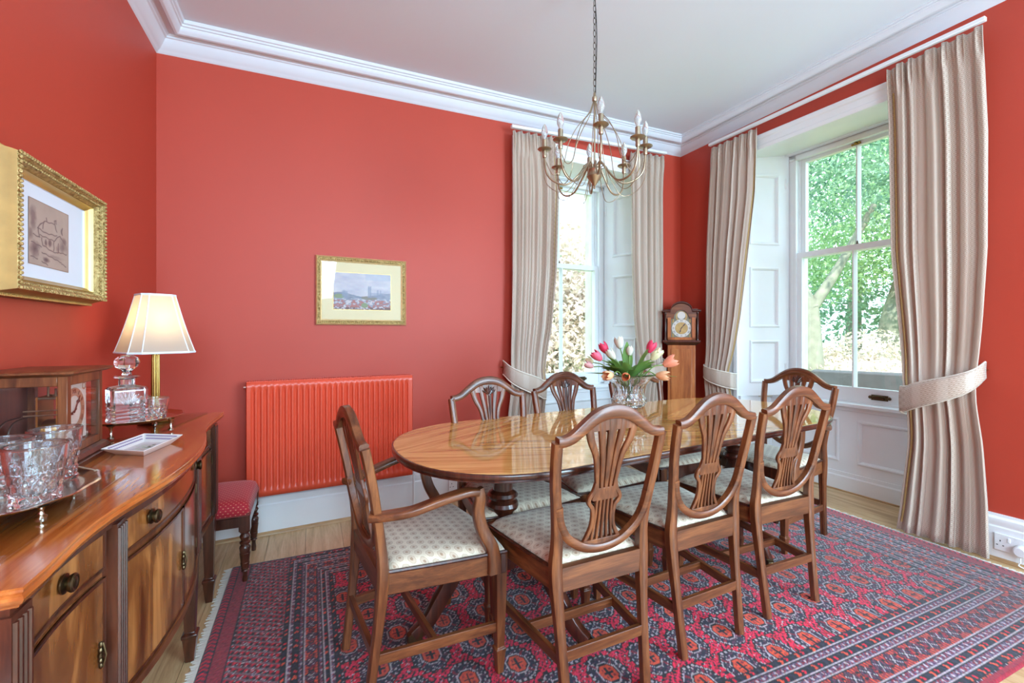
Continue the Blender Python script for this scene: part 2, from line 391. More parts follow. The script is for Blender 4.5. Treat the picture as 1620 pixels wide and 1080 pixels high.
def bil(u, v): # u left-right, v near-far
    a = LN.lerp(RN, u); b = LB.lerp(RB, u); p = a.lerp(b, v)
    z = (ZC['LN'] * (1 - u) + ZC['RN'] * u) * (1 - v) + (ZC['LB'] * (1 - u) + ZC['RB'] * u) * v
    return (p.x, p.y, z + 0.12)
mb = MB(); n = 14
mb.grid([[bil(-0.08 + 1.16 * i / n, -0.05 + 1.1 * j / n) for i in range(n + 1)] for j in range(n + 1)])
o = obj('ceiling', mb, 'ceiling_white'); sd = o.modifiers.new('thick', 'SOLIDIFY'); sd.thickness = 0.12; sd.offset = 1.0; struct(o)
# make sure the slab grows upwards
o.data.flip_normals() if o.data.polygons[0].normal.z < 0 else None

def offset_corner(p):
    # intersection of wall lines moved into the room by p
    def line(A, B):
        d = (B - A).normalized(); nrm = Vector((-d.y, d.x)); return A - nrm * p, d
    def inter(a, b):
        (P, d), (Q, e) = a, b; t = ((Q.x - P.x) * e.y - (Q.y - P.y) * e.x) / (d.x * e.y - d.y * e.x); return P + d * t
    l, b, r = line(LN, LB), line(LB, RB), line(RB, RN)
    return [l[0].copy(), inter(l, b), inter(b, r), r[0] + r[1] * LRT]
prof = [(0.0, -0.004), (0.006, 0.0), (0.010, 0.006), (0.020, 0.014), (0.034, 0.030), (0.046, 0.052), (0.050, 0.060), (0.058, 0.063), (0.060, 0.070), (0.066, 0.072),
        (0.070, 0.080), (0.098, 0.078), (0.100, 0.066), (0.104, 0.062), (0.116, 0.064), (0.128, 0.074), (0.134, 0.088), (0.135, 0.094), (0.142, 0.096), (0.143, 0.105), (0.152, 0.108), (0.155, 0.125)]
zc4 = [ZC['LN'], ZC['LB'], ZC['RB'], ZC['RN']]
rings = [[(c.x, c.y, z + d) for c, z in zip(offset_corner(p), zc4)] for p, d in prof]
for k, nm in enumerate(('cornice_left', 'cornice_back', 'cornice_right')):
    mb = MB(); mb.grid([[r[k], r[k + 1]] for r in rings]); mb.smooth = 28
    struct(obj(nm, mb, 'cornice_white'))

# floor: one oak plank per object, running towards the back wall
floor = sempty('floor')
fb = MB(); fb.box(-1.4, 4.0, -2.4, 3.8, -0.12, -0.022); obj('subfloor', fb, 'slab_dark', floor)
px = -0.80; k = 0; planks = {}
while px < 3.75:
    wd = 0.192
    cuts = sorted([-2.4, -0.6 + 0.9 * ((k * 0.37) % 1), 1.1 + 1.2 * ((k * 0.61) % 1), 3.75])
    for a, b in zip(cuts[:-1], cuts[1:]):
        m = MB(); m.box(px + 0.0008, px + wd - 0.0008, a + 0.0008, b - 0.0008, -0.022, random.uniform(-0.0004, 0.0))
        obj('plank', m, 'oak_%d' % random.choice([0, 0, 1, 2]), floor)
    px += wd; k += 1

# skirting
def skirting(name, F, segs, h=0.235, y=-0.024, bead=True):
    root = sempty(name, F); mb = MB()
    for a, b in segs:
        pr = [(0, 0), (y, 0), (y, h - 0.065), (y + 0.004, h - 0.058), (y + 0.004, h - 0.05), (y + 0.001, h - 0.04), (y + 0.003, h - 0.022), (y + 0.012, h - 0.012), (y + 0.013, h), (0, h)]
        mb.loft([[(x, p, q) for p, q in pr] for x in (a, b)])
    mb.smooth = 25; obj('board', mb, 'paint_white', root)
    if bead:
        mb = MB()
        for a, b in segs:
            pr = [(y, 0.0)] + [(y - 0.018 * math.cos(R(t)), 0.018 * math.sin(R(t))) for t in (0, 30, 60, 90)]
            mb.loft([[(x, p, q) for p, q in pr] for x in (a, b)])
        obj('floor_bead', mb, 'oak_bead', root)
    return root
skirting('baseboard_back', FB, [(0.0, WIN[1]['xc'] - HF - 0.13), (WIN[1]['xc'] + HF + 0.13, LBK)])
skirting('baseboard_right', FR, [(0.0, WIN[2]['xc'] - HF - 0.13), (WIN[2]['xc'] + HF + 0.13, LRT)])
skirting('baseboard_left', FL, [(0.0, 5.35)])

def rect_ring(mb, x0, x1, z0, z1, prof, y0=0.0, cap=True):
    rings = [[(x0 + i, y0 - d, z0 + i), (x1 - i, y0 - d, z0 + i), (x1 - i, y0 - d, z1 - i), (x0 + i, y0 - d, z1 - i)] for i, d in prof]
    k = len(mb.v); mb.loft(rings, caps=False)
    if cap: n = len(mb.v); mb.f.append((n - 4, n - 3, n - 2, n - 1))
PANELP = [(0, 0), (0.0, 0.007), (0.006, 0.011), (0.014, 0.010), (0.020, 0.004), (0.024, -0.002), (0.026, -0.009)]
def window(k):
    d = WIN[k]; xc, yf, zs, zt, zft = d['xc'], d['yf'], d['zs'], d['zt'], d['zft']
    root = sempty('window_%d' % k, d['F'] @ Matrix.Translation((xc, 0, 0)))
    P = lambda nm, mb, m, par=root: obj(nm, mb, m, par)
    # architrave round the opening
    ap = [(0.0, 0.0), (0.0, 0.018), (0.012, 0.022), (0.03, 0.022), (0.04, 0.016), (0.085, 0.020), (0.095, 0.030), (0.12, 0.034), (0.13, 0.030), (0.13, 0.0)]
    mb = MB(); mb.grid([[(-HF - a, -y, 0), (-HF - a, -y, zt + a * 0.85), (HF + a, -y, zt + a * 0.85), (HF + a, -y, 0)] for a, y in ap]); mb.smooth = 25
    P('architrave', mb, 'paint_white')
    # ceiling of the reveal
    mb = MB(); mb.hexa([(-HF, 0, zt), (HF, 0, zt), (HR, yf, zft), (-HR, yf, zft)], [(-HF, 0, zft + 0.06), (HF, 0, zft + 0.06), (HF, yf, zft + 0.06), (-HF, yf, zft + 0.06)])
    mb.box(-HF, HF, yf, WALLT, zft - 0.02, zft + 0.2); P('soffit', mb, 'paint_white')
    mb = MB(); mb.box(-HR - 0.01, HR + 0.01, yf - 0.05, yf + 0.02, zft - 0.012, zft + 0.03); P('head_moulding', mb, 'paint_white')
    # panelled shutters folded into the splayed sides
    H = zt - zs
    for sx in (-1, 1):
        A, B = Vector((sx * HR, yf - 0.012, 0)), Vector((sx * HF, 0.0, 0))
        # from inside: the board runs left to right with y pointing into the wall
        P0, P1 = (B, A) if sx < 0 else (A, B)
        e = (P1 - P0); L = e.length; e.normalize(); n = Vector((-e.y, e.x, 0))
        m4 = Matrix.Identity(4); m4.col[0][:3] = e; m4.col[1][:3] = n; m4.col[3][:3] = P0
        mb = MB(); mb.box(0, L, 0.012, 0.04, zs, zft)
        z0s = [zs, zs + H * 0.055, zs + H * 0.235, zs + H * 0.29, zs + H * 0.545, zs + H * 0.64, zs + H * 0.94, zft]
        s0, s1 = L * 0.22, L * 0.80
        for a, b in ((0, s0), (s1, L)): mb.box(a, b, 0, 0.013, zs, zft)
        for i in (0, 2, 4, 6): mb.box(s0, s1, 0, 0.013, z0s[i], z0s[i + 1])
        mb.xf(m4); sh = P('shutter', mb, 'paint_white')
        for i in (1, 3, 5):
            mb = MB(); rect_ring(mb, s0, s1, z0s[i], z0s[i + 1], PANELP); mb.xf(m4); mb.smooth = 20; P('panel', mb, 'paint_white', sh)
        for zz in (zs + 0.18, zft - 0.28):
            mb = MB(); xh = L - 0.02 if sx < 0 else 0.02
            mb.box(xh - 0.016, xh + 0.004, -0.003, 0.002, zz, zz + 0.08); mb.tube([(xh - 0.006, -0.004, zz - 0.002), (xh - 0.006, -0.004, zz + 0.082)], 0.005, 6); mb.xf(m4); P('hinge', mb, 'paint_white', sh)
        # masonry behind the shutter, side of the recess below the sill
        mb = MB(); q = [(sx * (HF + 0.01), 0.12), (sx * (HR + 0.045), yf + 0.04), (sx * (HR + 0.006), yf + 0.05), (sx * (HR + 0.006), WALLT), (sx * (HF + 0.03), WALLT), (sx * (HF + 0.03), 0.12)]
        if sx < 0: q = q[::-1]
        mb.prism(q, zs - 0.02, zft); P('jamb_stone', mb, 'stone')
        mb = MB(); mb.box(min(sx * HF, sx * (HF - 0.02)), max(sx * HF, sx * (HF - 0.02)), 0, d['py'] + 0.02, 0, zs + 0.002); P('recess_side', mb, 'paint_white')
        mb = MB(); mb.box(min(sx * (HR - 0.05), sx * (HR + 0.05)), max(sx * (HR - 0.05), sx * (HR + 0.05)), yf + 0.12, WALLT, zs - 0.02, zft); P('outer_stone', mb, 'stone')
    # window board and panelled breast
    mb = MB(); q = [(-HF, d['sy'] + 0.01), (-HF + 0.01, d['sy']), (HF - 0.01, d['sy']), (HF, d['sy'] + 0.01), (HF, d['sy'] + 0.05), (HR + 0.05, yf + 0.02), (-HR - 0.05, yf + 0.02), (-HF, d['sy'] + 0.05)]
    mb.prism(q, zs - 0.028, zs); o = bevel(P('window_board', mb, 'paint_white'), 0.006)
    mb = MB(); mb.box(-HF, HF, d['py'] - 0.012, d['py'], zs - 0.06, zs - 0.028); bevel(P('board_moulding', mb, 'paint_white'), 0.005)
    mb = MB(); py = d['py']; mb.box(-HF, HF, py + 0.012, WALLT, 0, zs - 0.02)
    for a, b in ((-HF, -HF + 0.10), (-0.06, 0.06), (HF - 0.10, HF)): mb.box(a, b, py, py + 0.013, 0.215, zs - 0.12)
    mb.box(-HF, HF, py, py + 0.013, zs - 0.12, zs - 0.03); mb.box(-HF, HF, py, py + 0.013, 0.14, 0.215)
    br = P('breast', mb, 'paint_white')
    for a, b in ((-HF + 0.10, -0.06), (0.06, HF - 0.10)):
        mb = MB(); rect_ring(mb, a, b, 0.215, zs - 0.12, PANELP, y0=py); mb.smooth = 20; P('panel', mb, 'paint_white', br)
    mb = MB(); mb.loft([[(x, py - p, q) for p, q in ((-0.01, 0), (0.014, 0), (0.014, 0.105), (0.008, 0.115), (0.006, 0.14), (-0.01, 0.14))] for x in (-HF, HF)]); mb.smooth = 25; P('skirting', mb, 'paint_white')
    mb = MB(); mb.tube([(-HF, py - 0.016, 0.004), (HF, py - 0.016, 0.004)], 0.006, 6); P('floor_bead', mb, 'oak_bead')
    # box frame
    fr0 = zs + 0.012
    mb = MB()
    for sx in (-1, 1):
        a, b = sorted((sx * (HR - 0.045), sx * (HR + 0.01))); mb.box(a, b, yf + 0.0, yf + 0.12, zs, zft)
        a, b = sorted((sx * (HR - 0.055), sx * (HR - 0.038))); mb.box(a, b, yf - 0.006, yf + 0.012, zs, zft - 0.04)
        a, b = sorted((sx * (HR - 0.058), sx * (HR - 0.045))); mb.box(a, b, yf + 0.052, yf + 0.060, zs, zft - 0.04)
    mb.box(-HR, HR, yf, yf + 0.12, zft - 0.05, zft); mb.box(-HR, HR, yf - 0.006, yf + 0.012, zft - 0.06, zft - 0.04); mb.box(-HR, HR, yf, yf + 0.14, zs - 0.03, zs + 0.012)
    P('window_frame', mb, 'paint_white')
    mb = MB(); mb.box(-HR - 0.1, HR + 0.1, yf + 0.12, WALLT + 0.08, zs - 0.08, zs - 0.005); P('stone_sill', mb, 'stone')
    sw = HR - 0.045; st = 0.048
    def sash(nm, z0, z1, y0, y1, rb, rt):
        mb = MB(); mb.box(-sw, -sw + st, y0, y1, z0, z1); mb.box(sw - st, sw, y0, y1, z0, z1); mb.box(-sw + st, sw - st, y0, y1, z0, z0 + rb); mb.box(-sw + st, sw - st, y0, y1, z1 - rt, z1)
        mb.loft([[(a, b, z) for a, b in ((-0.012, y1), (-0.012, (y0 + y1) / 2 + 0.003), (-0.004, y0), (0.004, y0), (0.012, (y0 + y1) / 2 + 0.003), (0.012, y1))] for z in (z0 + rb, z1 - rt)])
        s_ = P(nm, mb, 'paint_white')
        for a, b in ((-sw + st, -0.011), (0.011, sw - st)):
            g = MB(); g.box(a, b, y1 - 0.014, y1 - 0.011, z0 + rb, z1 - rt); g.smooth = 0; P('pane', g, 'window_glass', s_)
        return s_
    lo = sash('lower_sash', zs + 0.012, d['zm'] + 0.022, yf + 0.010, yf + 0.050, 0.10, 0.042)
    up = sash('upper_sash', d['zm'] - 0.02, zft - 0.05, yf + 0.062, yf + 0.102, 0.042, zft - 0.05 - d['zg'])
    for x in ((-0.2, 0.2) if k == 1 else (0.17,)):
        mb = MB(); mb.box(x - 0.05, x + 0.05, yf + 0.004, yf + 0.010, zs + 0.034, zs + 0.072); mb.box(x - 0.032, x + 0.032, yf - 0.012, yf + 0.004, zs + 0.04, zs + 0.05)
        for q in (-0.058, 0.058): mb.ball((x + q, yf + 0.006, zs + 0.053), 0.012, 0.006, 0.012, 8, 5)
        mb.tube([(x - 0.034, yf - 0.006, zs + 0.064), (x, yf - 0.012, zs + 0.07), (x + 0.034, yf - 0.006, zs + 0.064)], 0.004, 6); P('sash_lift', mb, 'dark_brass', lo)
    mb = MB(); mb.ball((0, yf + 0.05, d['zg'] + 0.014), 0.012, 0.01, 0.01, 8, 5); mb.box(-0.03, 0.03, yf + 0.052, yf + 0.062, d['zg'] + 0.005, d['zg'] + 0.015); mb.ball((-0.022, yf + 0.05, d['zg'] + 0.008), 0.008, seg=8, rings=5); mb.ball((0.022, yf + 0.05, d['zg'] + 0.016), 0.008, seg=8, rings=5)
    P('sash_eye', mb, 'brass', up)
    mb = MB(); mb.lathe([(0.0, 0), (0.009, 0.001), (0.008, 0.012), (0.004, 0.016), (0.006, 0.024), (0.0, 0.028)], 10, (-0.02 if k == 1 else 0.02, yf + 0.03, d['zm'] + 0.022)); P('sash_fastener', mb, 'dark_brass', lo)
    # portal so that daylight is sampled well
    l = bpy.data.lights.new('window_portal', 'AREA'); l.shape = 'RECTANGLE'; l.size = 2 * HR; l.size_y = zft - zs; l.energy = 1; l.cycles.is_portal = True
    lo_ = bpy.data.objects.new('window_portal', l); COL.objects.link(lo_); lo_.matrix_world = d['F'] @ Matrix.Translation((xc, yf + 0.13, (zs + zft) / 2)) @ Matrix.Rotation(R(-90), 4, 'X')
window(1); window(2)

# ================================================================== RUG (knot colours worked out per knot)
def hexc(*c): return np.array(c, float)
def build_rug():
    X0, X1, Y0, Y1 = -0.36, 3.13, 0.72, 2.60
    dx = 0.005; nx = int((X1 - X0) / dx) + 1; ny = int((Y1 - Y0) / dx) + 1
    X, Y = np.meshgrid(np.linspace(X0, X1, nx), np.linspace(Y0, Y1, ny))
    C = np.zeros((ny, nx, 3)); rnd = RNG.random((ny, nx)); rnd2 = RNG.random((ny, nx))
    NAVY, BLK, RED, PINK, OR, WH, PUR, MAR = hexc(36, 34, 52), hexc(24, 20, 27), hexc(204, 14, 42), hexc(222, 26, 70), hexc(212, 72, 44), hexc(176, 160, 164), hexc(92, 46, 66), hexc(134, 24, 42)
    fx0, fx1, fy0, fy1 = 0.095, 2.72, 1.08, 2.33
    def put(mask, c): C[mask] = c
    # field with rows of guls
    a, b = 0.178, 0.335
    u = (X - fx0 - 0.03) / a; v = (Y - fy0 - 0.02) / b
    best = np.full(X.shape, 9.0); U = np.zeros_like(X); V = np.zeros_like(X)
    for ox, oy in ((0.0, 0.0), (0.5, 0.5)):
        uu = (u - ox + 0.5) % 1 - 0.5; vv = (v - oy + 0.5) % 1 - 0.5
        px_, py_ = uu * a / 0.068, vv * b / 0.086
        d = np.maximum.reduce([np.abs(px_), np.abs(py_), (np.abs(px_) + np.abs(py_)) * 0.70]); m = d < best
        best[m] = d[m]; U[m] = px_[m]; V[m] = py_[m]
    d = best; C[:] = np.where(rnd2[..., None] < 0.5, RED, PINK)
    au, av = np.abs(U), np.abs(V)
    # latch lines and flecks in the ground
    ux = (X / 0.0890) % 1; uy = (Y / 0.1675) % 1
    diag = np.abs(((X / 0.089 + Y / 0.1675) % 1) - 0.5); diag2 = np.abs(((X / 0.089 - Y / 0.1675) % 1) - 0.5)
    chk = ((np.floor(X / 0.010) + np.floor(Y / 0.010)) % 2) == 0; chk2 = ((np.floor(X / 0.015) + 2 * np.floor(Y / 0.010)) % 3) == 0
    g = d >= 1.0
    put(g & (d < 1.18) & chk2, BLK); put(g & (d < 1.40) & (d > 1.18) & chk & (rnd < 0.5), NAVY); put(g & (d > 1.1) & (d < 1.34) & chk2 & (rnd < 0.18), WH)
    put(g & ((diag < 0.05) | (diag2 < 0.05)) & (d < 1.75), PINK); put(g & ((np.abs(diag - 0.10) < 0.035) | (np.abs(diag2 - 0.10) < 0.035)) & chk & (d < 1.6), BLK)
    put(d < 1.0, BLK); put((d < 0.95) & (d > 0.86), np.where(chk[..., None], WH, BLK)[(d < 0.95) & (d > 0.86)])
    m = (d <= 0.86) & (d > 0.52); put(m, NAVY); put(m & chk2 & (rnd < 0.75), PUR); put(m & chk & (rnd < 0.22), WH); put(m & (np.abs(au - av) < 0.08), MAR)
    put((d <= 0.56) & (d > 0.50), WH); put((d <= 0.50) & (d > 0.43), BLK)
    m = d <= 0.43; put(m, OR); put(m & (au < 0.07) & (av < 0.30), BLK); put(m & (av < 0.05) & (au < 0.28), BLK); put(m & (np.abs(au - 0.2) < 0.05) & (np.abs(av - 0.2) < 0.06), MAR)
    # borders: b goes 0 at the field to 1 at the edge of the banded border
    dl, dr = (fx0 - X) / 0.195, (X - fx1) / 0.30; df, db = (fy0 - Y) / 0.335, (Y - fy1) / 0.235
    q = np.stack([dl, dr, df, db]); w_ = q.argmax(0); bb = q.max(0); t = np.where(w_ < 2, Y, X)
    wid = np.choose(w_, [0.195, 0.30, 0.335, 0.235]); br = bb > 0
    def band(lo, hi): return br & (bb >= lo) & (bb < hi)
    pos = lambda lo, hi: (bb - lo) / (hi - lo)
    edges = [0.0, 0.095, 0.185, 0.285, 0.375, 0.625, 0.715, 0.815, 0.905, 1.0]
    kinds = 'cdcdWdcdc'
    for kk, lo, hi in zip(kinds, edges[:-1], edges[1:]):
        m = band(lo, hi); p = pos(lo, hi)
        if kk == 'd':
            put(m, hexc(70, 44, 66)); put(m & (((np.floor(t / 0.010) + np.floor(p * 3)) % 2) == 0), hexc(104, 84, 108)); put(m & (np.floor(t / 0.01) % 3 == 0) & (np.abs(p - .5) < .2), WH); put(m & (rnd < 0.25), MAR)
        elif kk == 'c':
            put(m, BLK); s_ = (t / 0.028 + np.abs(p - 0.5) * 0.9) % 1; alt = (np.floor(t / 0.028 + np.abs(p - .5) * .9) % 3)
            put(m & (s_ < 0.5) & (np.abs(p - 0.5) < 0.34), NAVY); put(m & (s_ < 0.42) & (np.abs(p - 0.5) < 0.30) & (alt == 0), OR); put(m & (s_ < 0.36) & (np.abs(p - 0.5) < 0.26) & (alt == 1), RED)
        else:
            put(m, np.where(((np.floor(t / 0.0075) % 2) == 0)[..., None], OR, hexc(128, 44, 46))[m]); tt = np.abs((t / 0.074) % 1 - 0.5) * 2; pp = np.abs(p - 0.5) * 2
            put(m & (tt + pp < 0.92), NAVY); put(m & (tt + pp < 0.92) & chk, PUR); put(m & (np.abs(tt + pp - 0.95) < 0.06), BLK); put(m & (tt + pp < 0.3), BLK)
            put(m & (tt > 0.55) & (pp < 0.7) & chk2, MAR); put(m & (tt > 0.8) & (np.abs(pp - 0.35) < 0.1), BLK); put(m & (np.abs(tt - pp) < .06) & (tt + pp < .9), WH)
        put(br & (np.abs(bb - lo) * wid < 0.0036), WH); put(br & (np.abs(bb - lo - 0.012) * wid < 0.0026), BLK)
    # long end panels: hatched skirt, plain stripe, small guard
    for sgn in (-1, 1):
        e = (X - X0) if sgn < 0 else (X1 - X)
        lim = 0.26 if sgn < 0 else 0.115
        m = (e < lim)
        hat = m & (e > 0.088)
        c1 = ((X * 0.55 + Y) / 0.030) % 1; row = np.floor((X * 0.55 + Y) / 0.030); c2 = ((X - Y * 0.35) / 0.024 + row * 0.5) % 1
        put(hat, MAR); put(hat & (c1 < 0.28), hexc(110, 92, 96)); put(hat & (c1 > 0.3) & (c1 < 0.75) & (c2 < 0.52), BLK); put(hat & (c1 > 0.55) & (c2 > 0.6), RED); put(hat & (rnd < 0.08), WH)
        put(m & (e <= 0.088), MAR); put(m & (e <= 0.088) & (e > 0.084), BLK)
        m2 = m & (e <= 0.084) & (e > 0.036); put(m2, hexc(150, 34, 48)); put(m2 & (rnd < 0.3), hexc(132, 26, 44))
        put(m & (e <= 0.036) & (e > 0.032), BLK); m3 = m & (e <= 0.032); put(m3, MAR); put(m3 & (((Y + np.abs(e - 0.018)) / 0.022) % 1 < 0.4), RED); put(m3 & (((Y + np.abs(e - 0.018)) / 0.022 + 0.5) % 1 < 0.3), NAVY); put(m & (e < 0.005), BLK)
    put((Y - Y0) < 0.022, hexc(140, 26, 44)); put((Y1 - Y) < 0.016, hexc(70, 26, 40))
    C *= (0.86 + 0.28 * rnd2[..., None]); C += (RNG.random(C.shape) - 0.5) * 16
    # gentle wear
    C = C * (0.95 + 0.1 * np.sin(X * 3.1 + Y * 2.2)[..., None])
    Z = np.full_like(X, 0.0082) + rnd * 0.0010
    Z += 0.0008 * np.sin(X * 5) * np.sin(Y * 4); Z[0, :] = Z[-1, :] = 0.001; Z[:, 0] = Z[:, -1] = 0.001
    Xw = X.copy(); Yw = Y + 0.012 * np.sin(X * 1.7 + .6) * ((Y - Y0) / (Y1 - Y0) < 0.2)
    root = thing('rug', 'red and navy patterned wool rug with fringed ends under the dining table', 'rug', (0, 0, 0))
    numpy_grid('pile', nx, ny, Xw, Yw, Z, C, 'rug_pile', root)
    for sgn in (-1, 1):
        mb = MB(); y = Y0 + 0.01
        while y < Y1 - 0.005:
            xb = X0 if sgn < 0 else X1; L = random.uniform(0.020, 0.036); dy = random.uniform(-0.008, 0.008)
            x2 = xb + sgn * L
            w1 = 0.004
            mb.hexa([(xb, y - w1, 0.001), (x2, y - w1 * 0.6 + dy, 0.0005), (x2, y + w1 * 0.6 + dy, 0.0005), (xb, y + w1, 0.001)], [(xb, y - w1, 0.006), (x2, y - w1 * 0.6 + dy, 0.003), (x2, y + w1 * 0.6 + dy, 0.003), (xb, y + w1, 0.006)])
            y += random.uniform(0.0045, 0.0075)
        o = obj('fringe', mb, 'tassel_white', root); o['kind'] = 'stuff'
build_rug()

# ================================================================== DINING TABLE
GZ = 0.0100
TX, TY, TR_, TZ = 1.447, 1.742, R(5.2), 0.727
table = thing('dining_table', 'long polished dining table with rounded ends on two turned pedestals', 'table', (TX, TY, GZ), TR_)
def oval(hl, hw, n=22, p=2.25):
    # two rounded ends joined by straight sides
    out = []; xs = hl - hw * 1.02
    for k in range(n + 1):
        a = -PI / 2 + PI * k / n; out.append((xs + (hl - xs) * math.copysign(abs(math.cos(a)) ** (2 / p), math.cos(a)), hw * math.copysign(abs(math.sin(a)) ** (2 / p), math.sin(a))))
    return out + [(-x, -y) for x, y in out]
HL, HW = 1.175, 0.445
def inset_oval(d): return oval(HL - d, HW - d)
TOPZ = [(0.0075, TZ - 0.001), (0.0085, TZ)]
mb = MB(); mb.loft([[(x, y, z) for x, y in inset_oval(i)] for i, z in [(0.05, TZ - 0.028), (0.006, TZ - 0.028), (0.002, TZ - 0.026), (0.006, TZ - 0.022), (0.002, TZ - 0.018), (0.0, TZ - 0.015), (0.0, TZ - 0.005), (0.0025, TZ - 0.0018), (0.0075, TZ - 0.0008), (0.05, TZ - 0.0135)]]); mb.smooth = 50
obj('edge_moulding', mb, 'dark_mahogany', table)
# two rounded end leaves and one middle leaf
full = inset_oval(0.008)
def leaf(lo, hi):
    mb = MB(); pts0 = oval(HL, HW); 
    def clip(poly):
        out = [(min(max(x, lo), hi), y) for x, y in poly]; return out
    mb.loft([[(x, y, z) for x, y in clip(inset_oval(i))] for i, z in [(0.0075, TZ - 0.013)] + TOPZ]); mb.smooth = 40
    return mb
for lo, hi in ((-2, -0.3305), (-0.33, 0.33), (0.3305, 2)): obj('table_leaf', leaf(lo, hi), 'table_veneer', table)
def pedestal(px_, a0):
    p = bpy.data.objects.new('pedestal', None); COL.objects.link(p)
    p.parent = table; p.location = (px_, 0, 0)
    mb = MB(); mb.lathe([(0.0, TZ - 0.03), (0.10, TZ - 0.03), (0.10, TZ - 0.045), (0.05, TZ - 0.05), (0.042, TZ - 0.07), (0.039, 0.56), (0.040, 0.53), (0.056, 0.52), (0.062, 0.508), (0.056, 0.496), (0.048, 0.492), (0.060, 0.482), (0.064, 0.468), (0.060, 0.456), (0.046, 0.45), (0.043, 0.43), (0.048, 0.40), (0.062, 0.38), (0.070, 0.35), (0.070, 0.25), (0.062, 0.23), (0.02, 0.215), (0.0, 0.215)], 28); mb.smooth = 30
    obj('column', mb, 'dark_mahogany', p)
    mb = MB(); mb.box(-0.16, 0.16, -0.16, 0.16, TZ - 0.045, TZ - 0.029); bevel(obj('block', mb, 'dark_mahogany', p), 0.004)
    for k in range(3):
        a = R(a0 + 120 * k); ca, sa = math.cos(a), math.sin(a)
        pts = smooth_path([(0.045, 0, 0.32), (0.11, 0, 0.318), (0.18, 0, 0.272), (0.25, 0, 0.175), (0.31, 0, 0.09), (0.365, 0, 0.05)], 5)
        sc = [(1.0 - 0.36 * i / (len(pts) - 1), 1.0 - 0.3 * i / (len(pts) - 1)) for i in range(len(pts))]
        mz = Matrix.Rotation(a, 4, 'Z')
        mb = MB(); mb.sweep(pts, rsec(0.036, 0.023, 0.3, 2), (0, 1, 0), sc); mb.xf(mz); mb.smooth = 40; lg = obj('leg', mb, 'dark_mahogany', p)
        mb = MB(); mb.hexa([(0.335, -0.017, 0.030), (0.388, -0.015, 0.022), (0.388, 0.015, 0.022), (0.335, 0.017, 0.030)], [(0.335, -0.017, 0.085), (0.388, -0.014, 0.056), (0.388, 0.014, 0.056), (0.335, 0.017, 0.085)])
        mb.tube([(0.368, -0.012, 0.0235), (0.368, 0.012, 0.0235)], 0.0145, 12); mb.xf(mz); bevel(obj('brass_toe', mb, 'dark_brass', lg), 0.002)
pedestal(-0.745, 178); pedestal(0.745, -2)

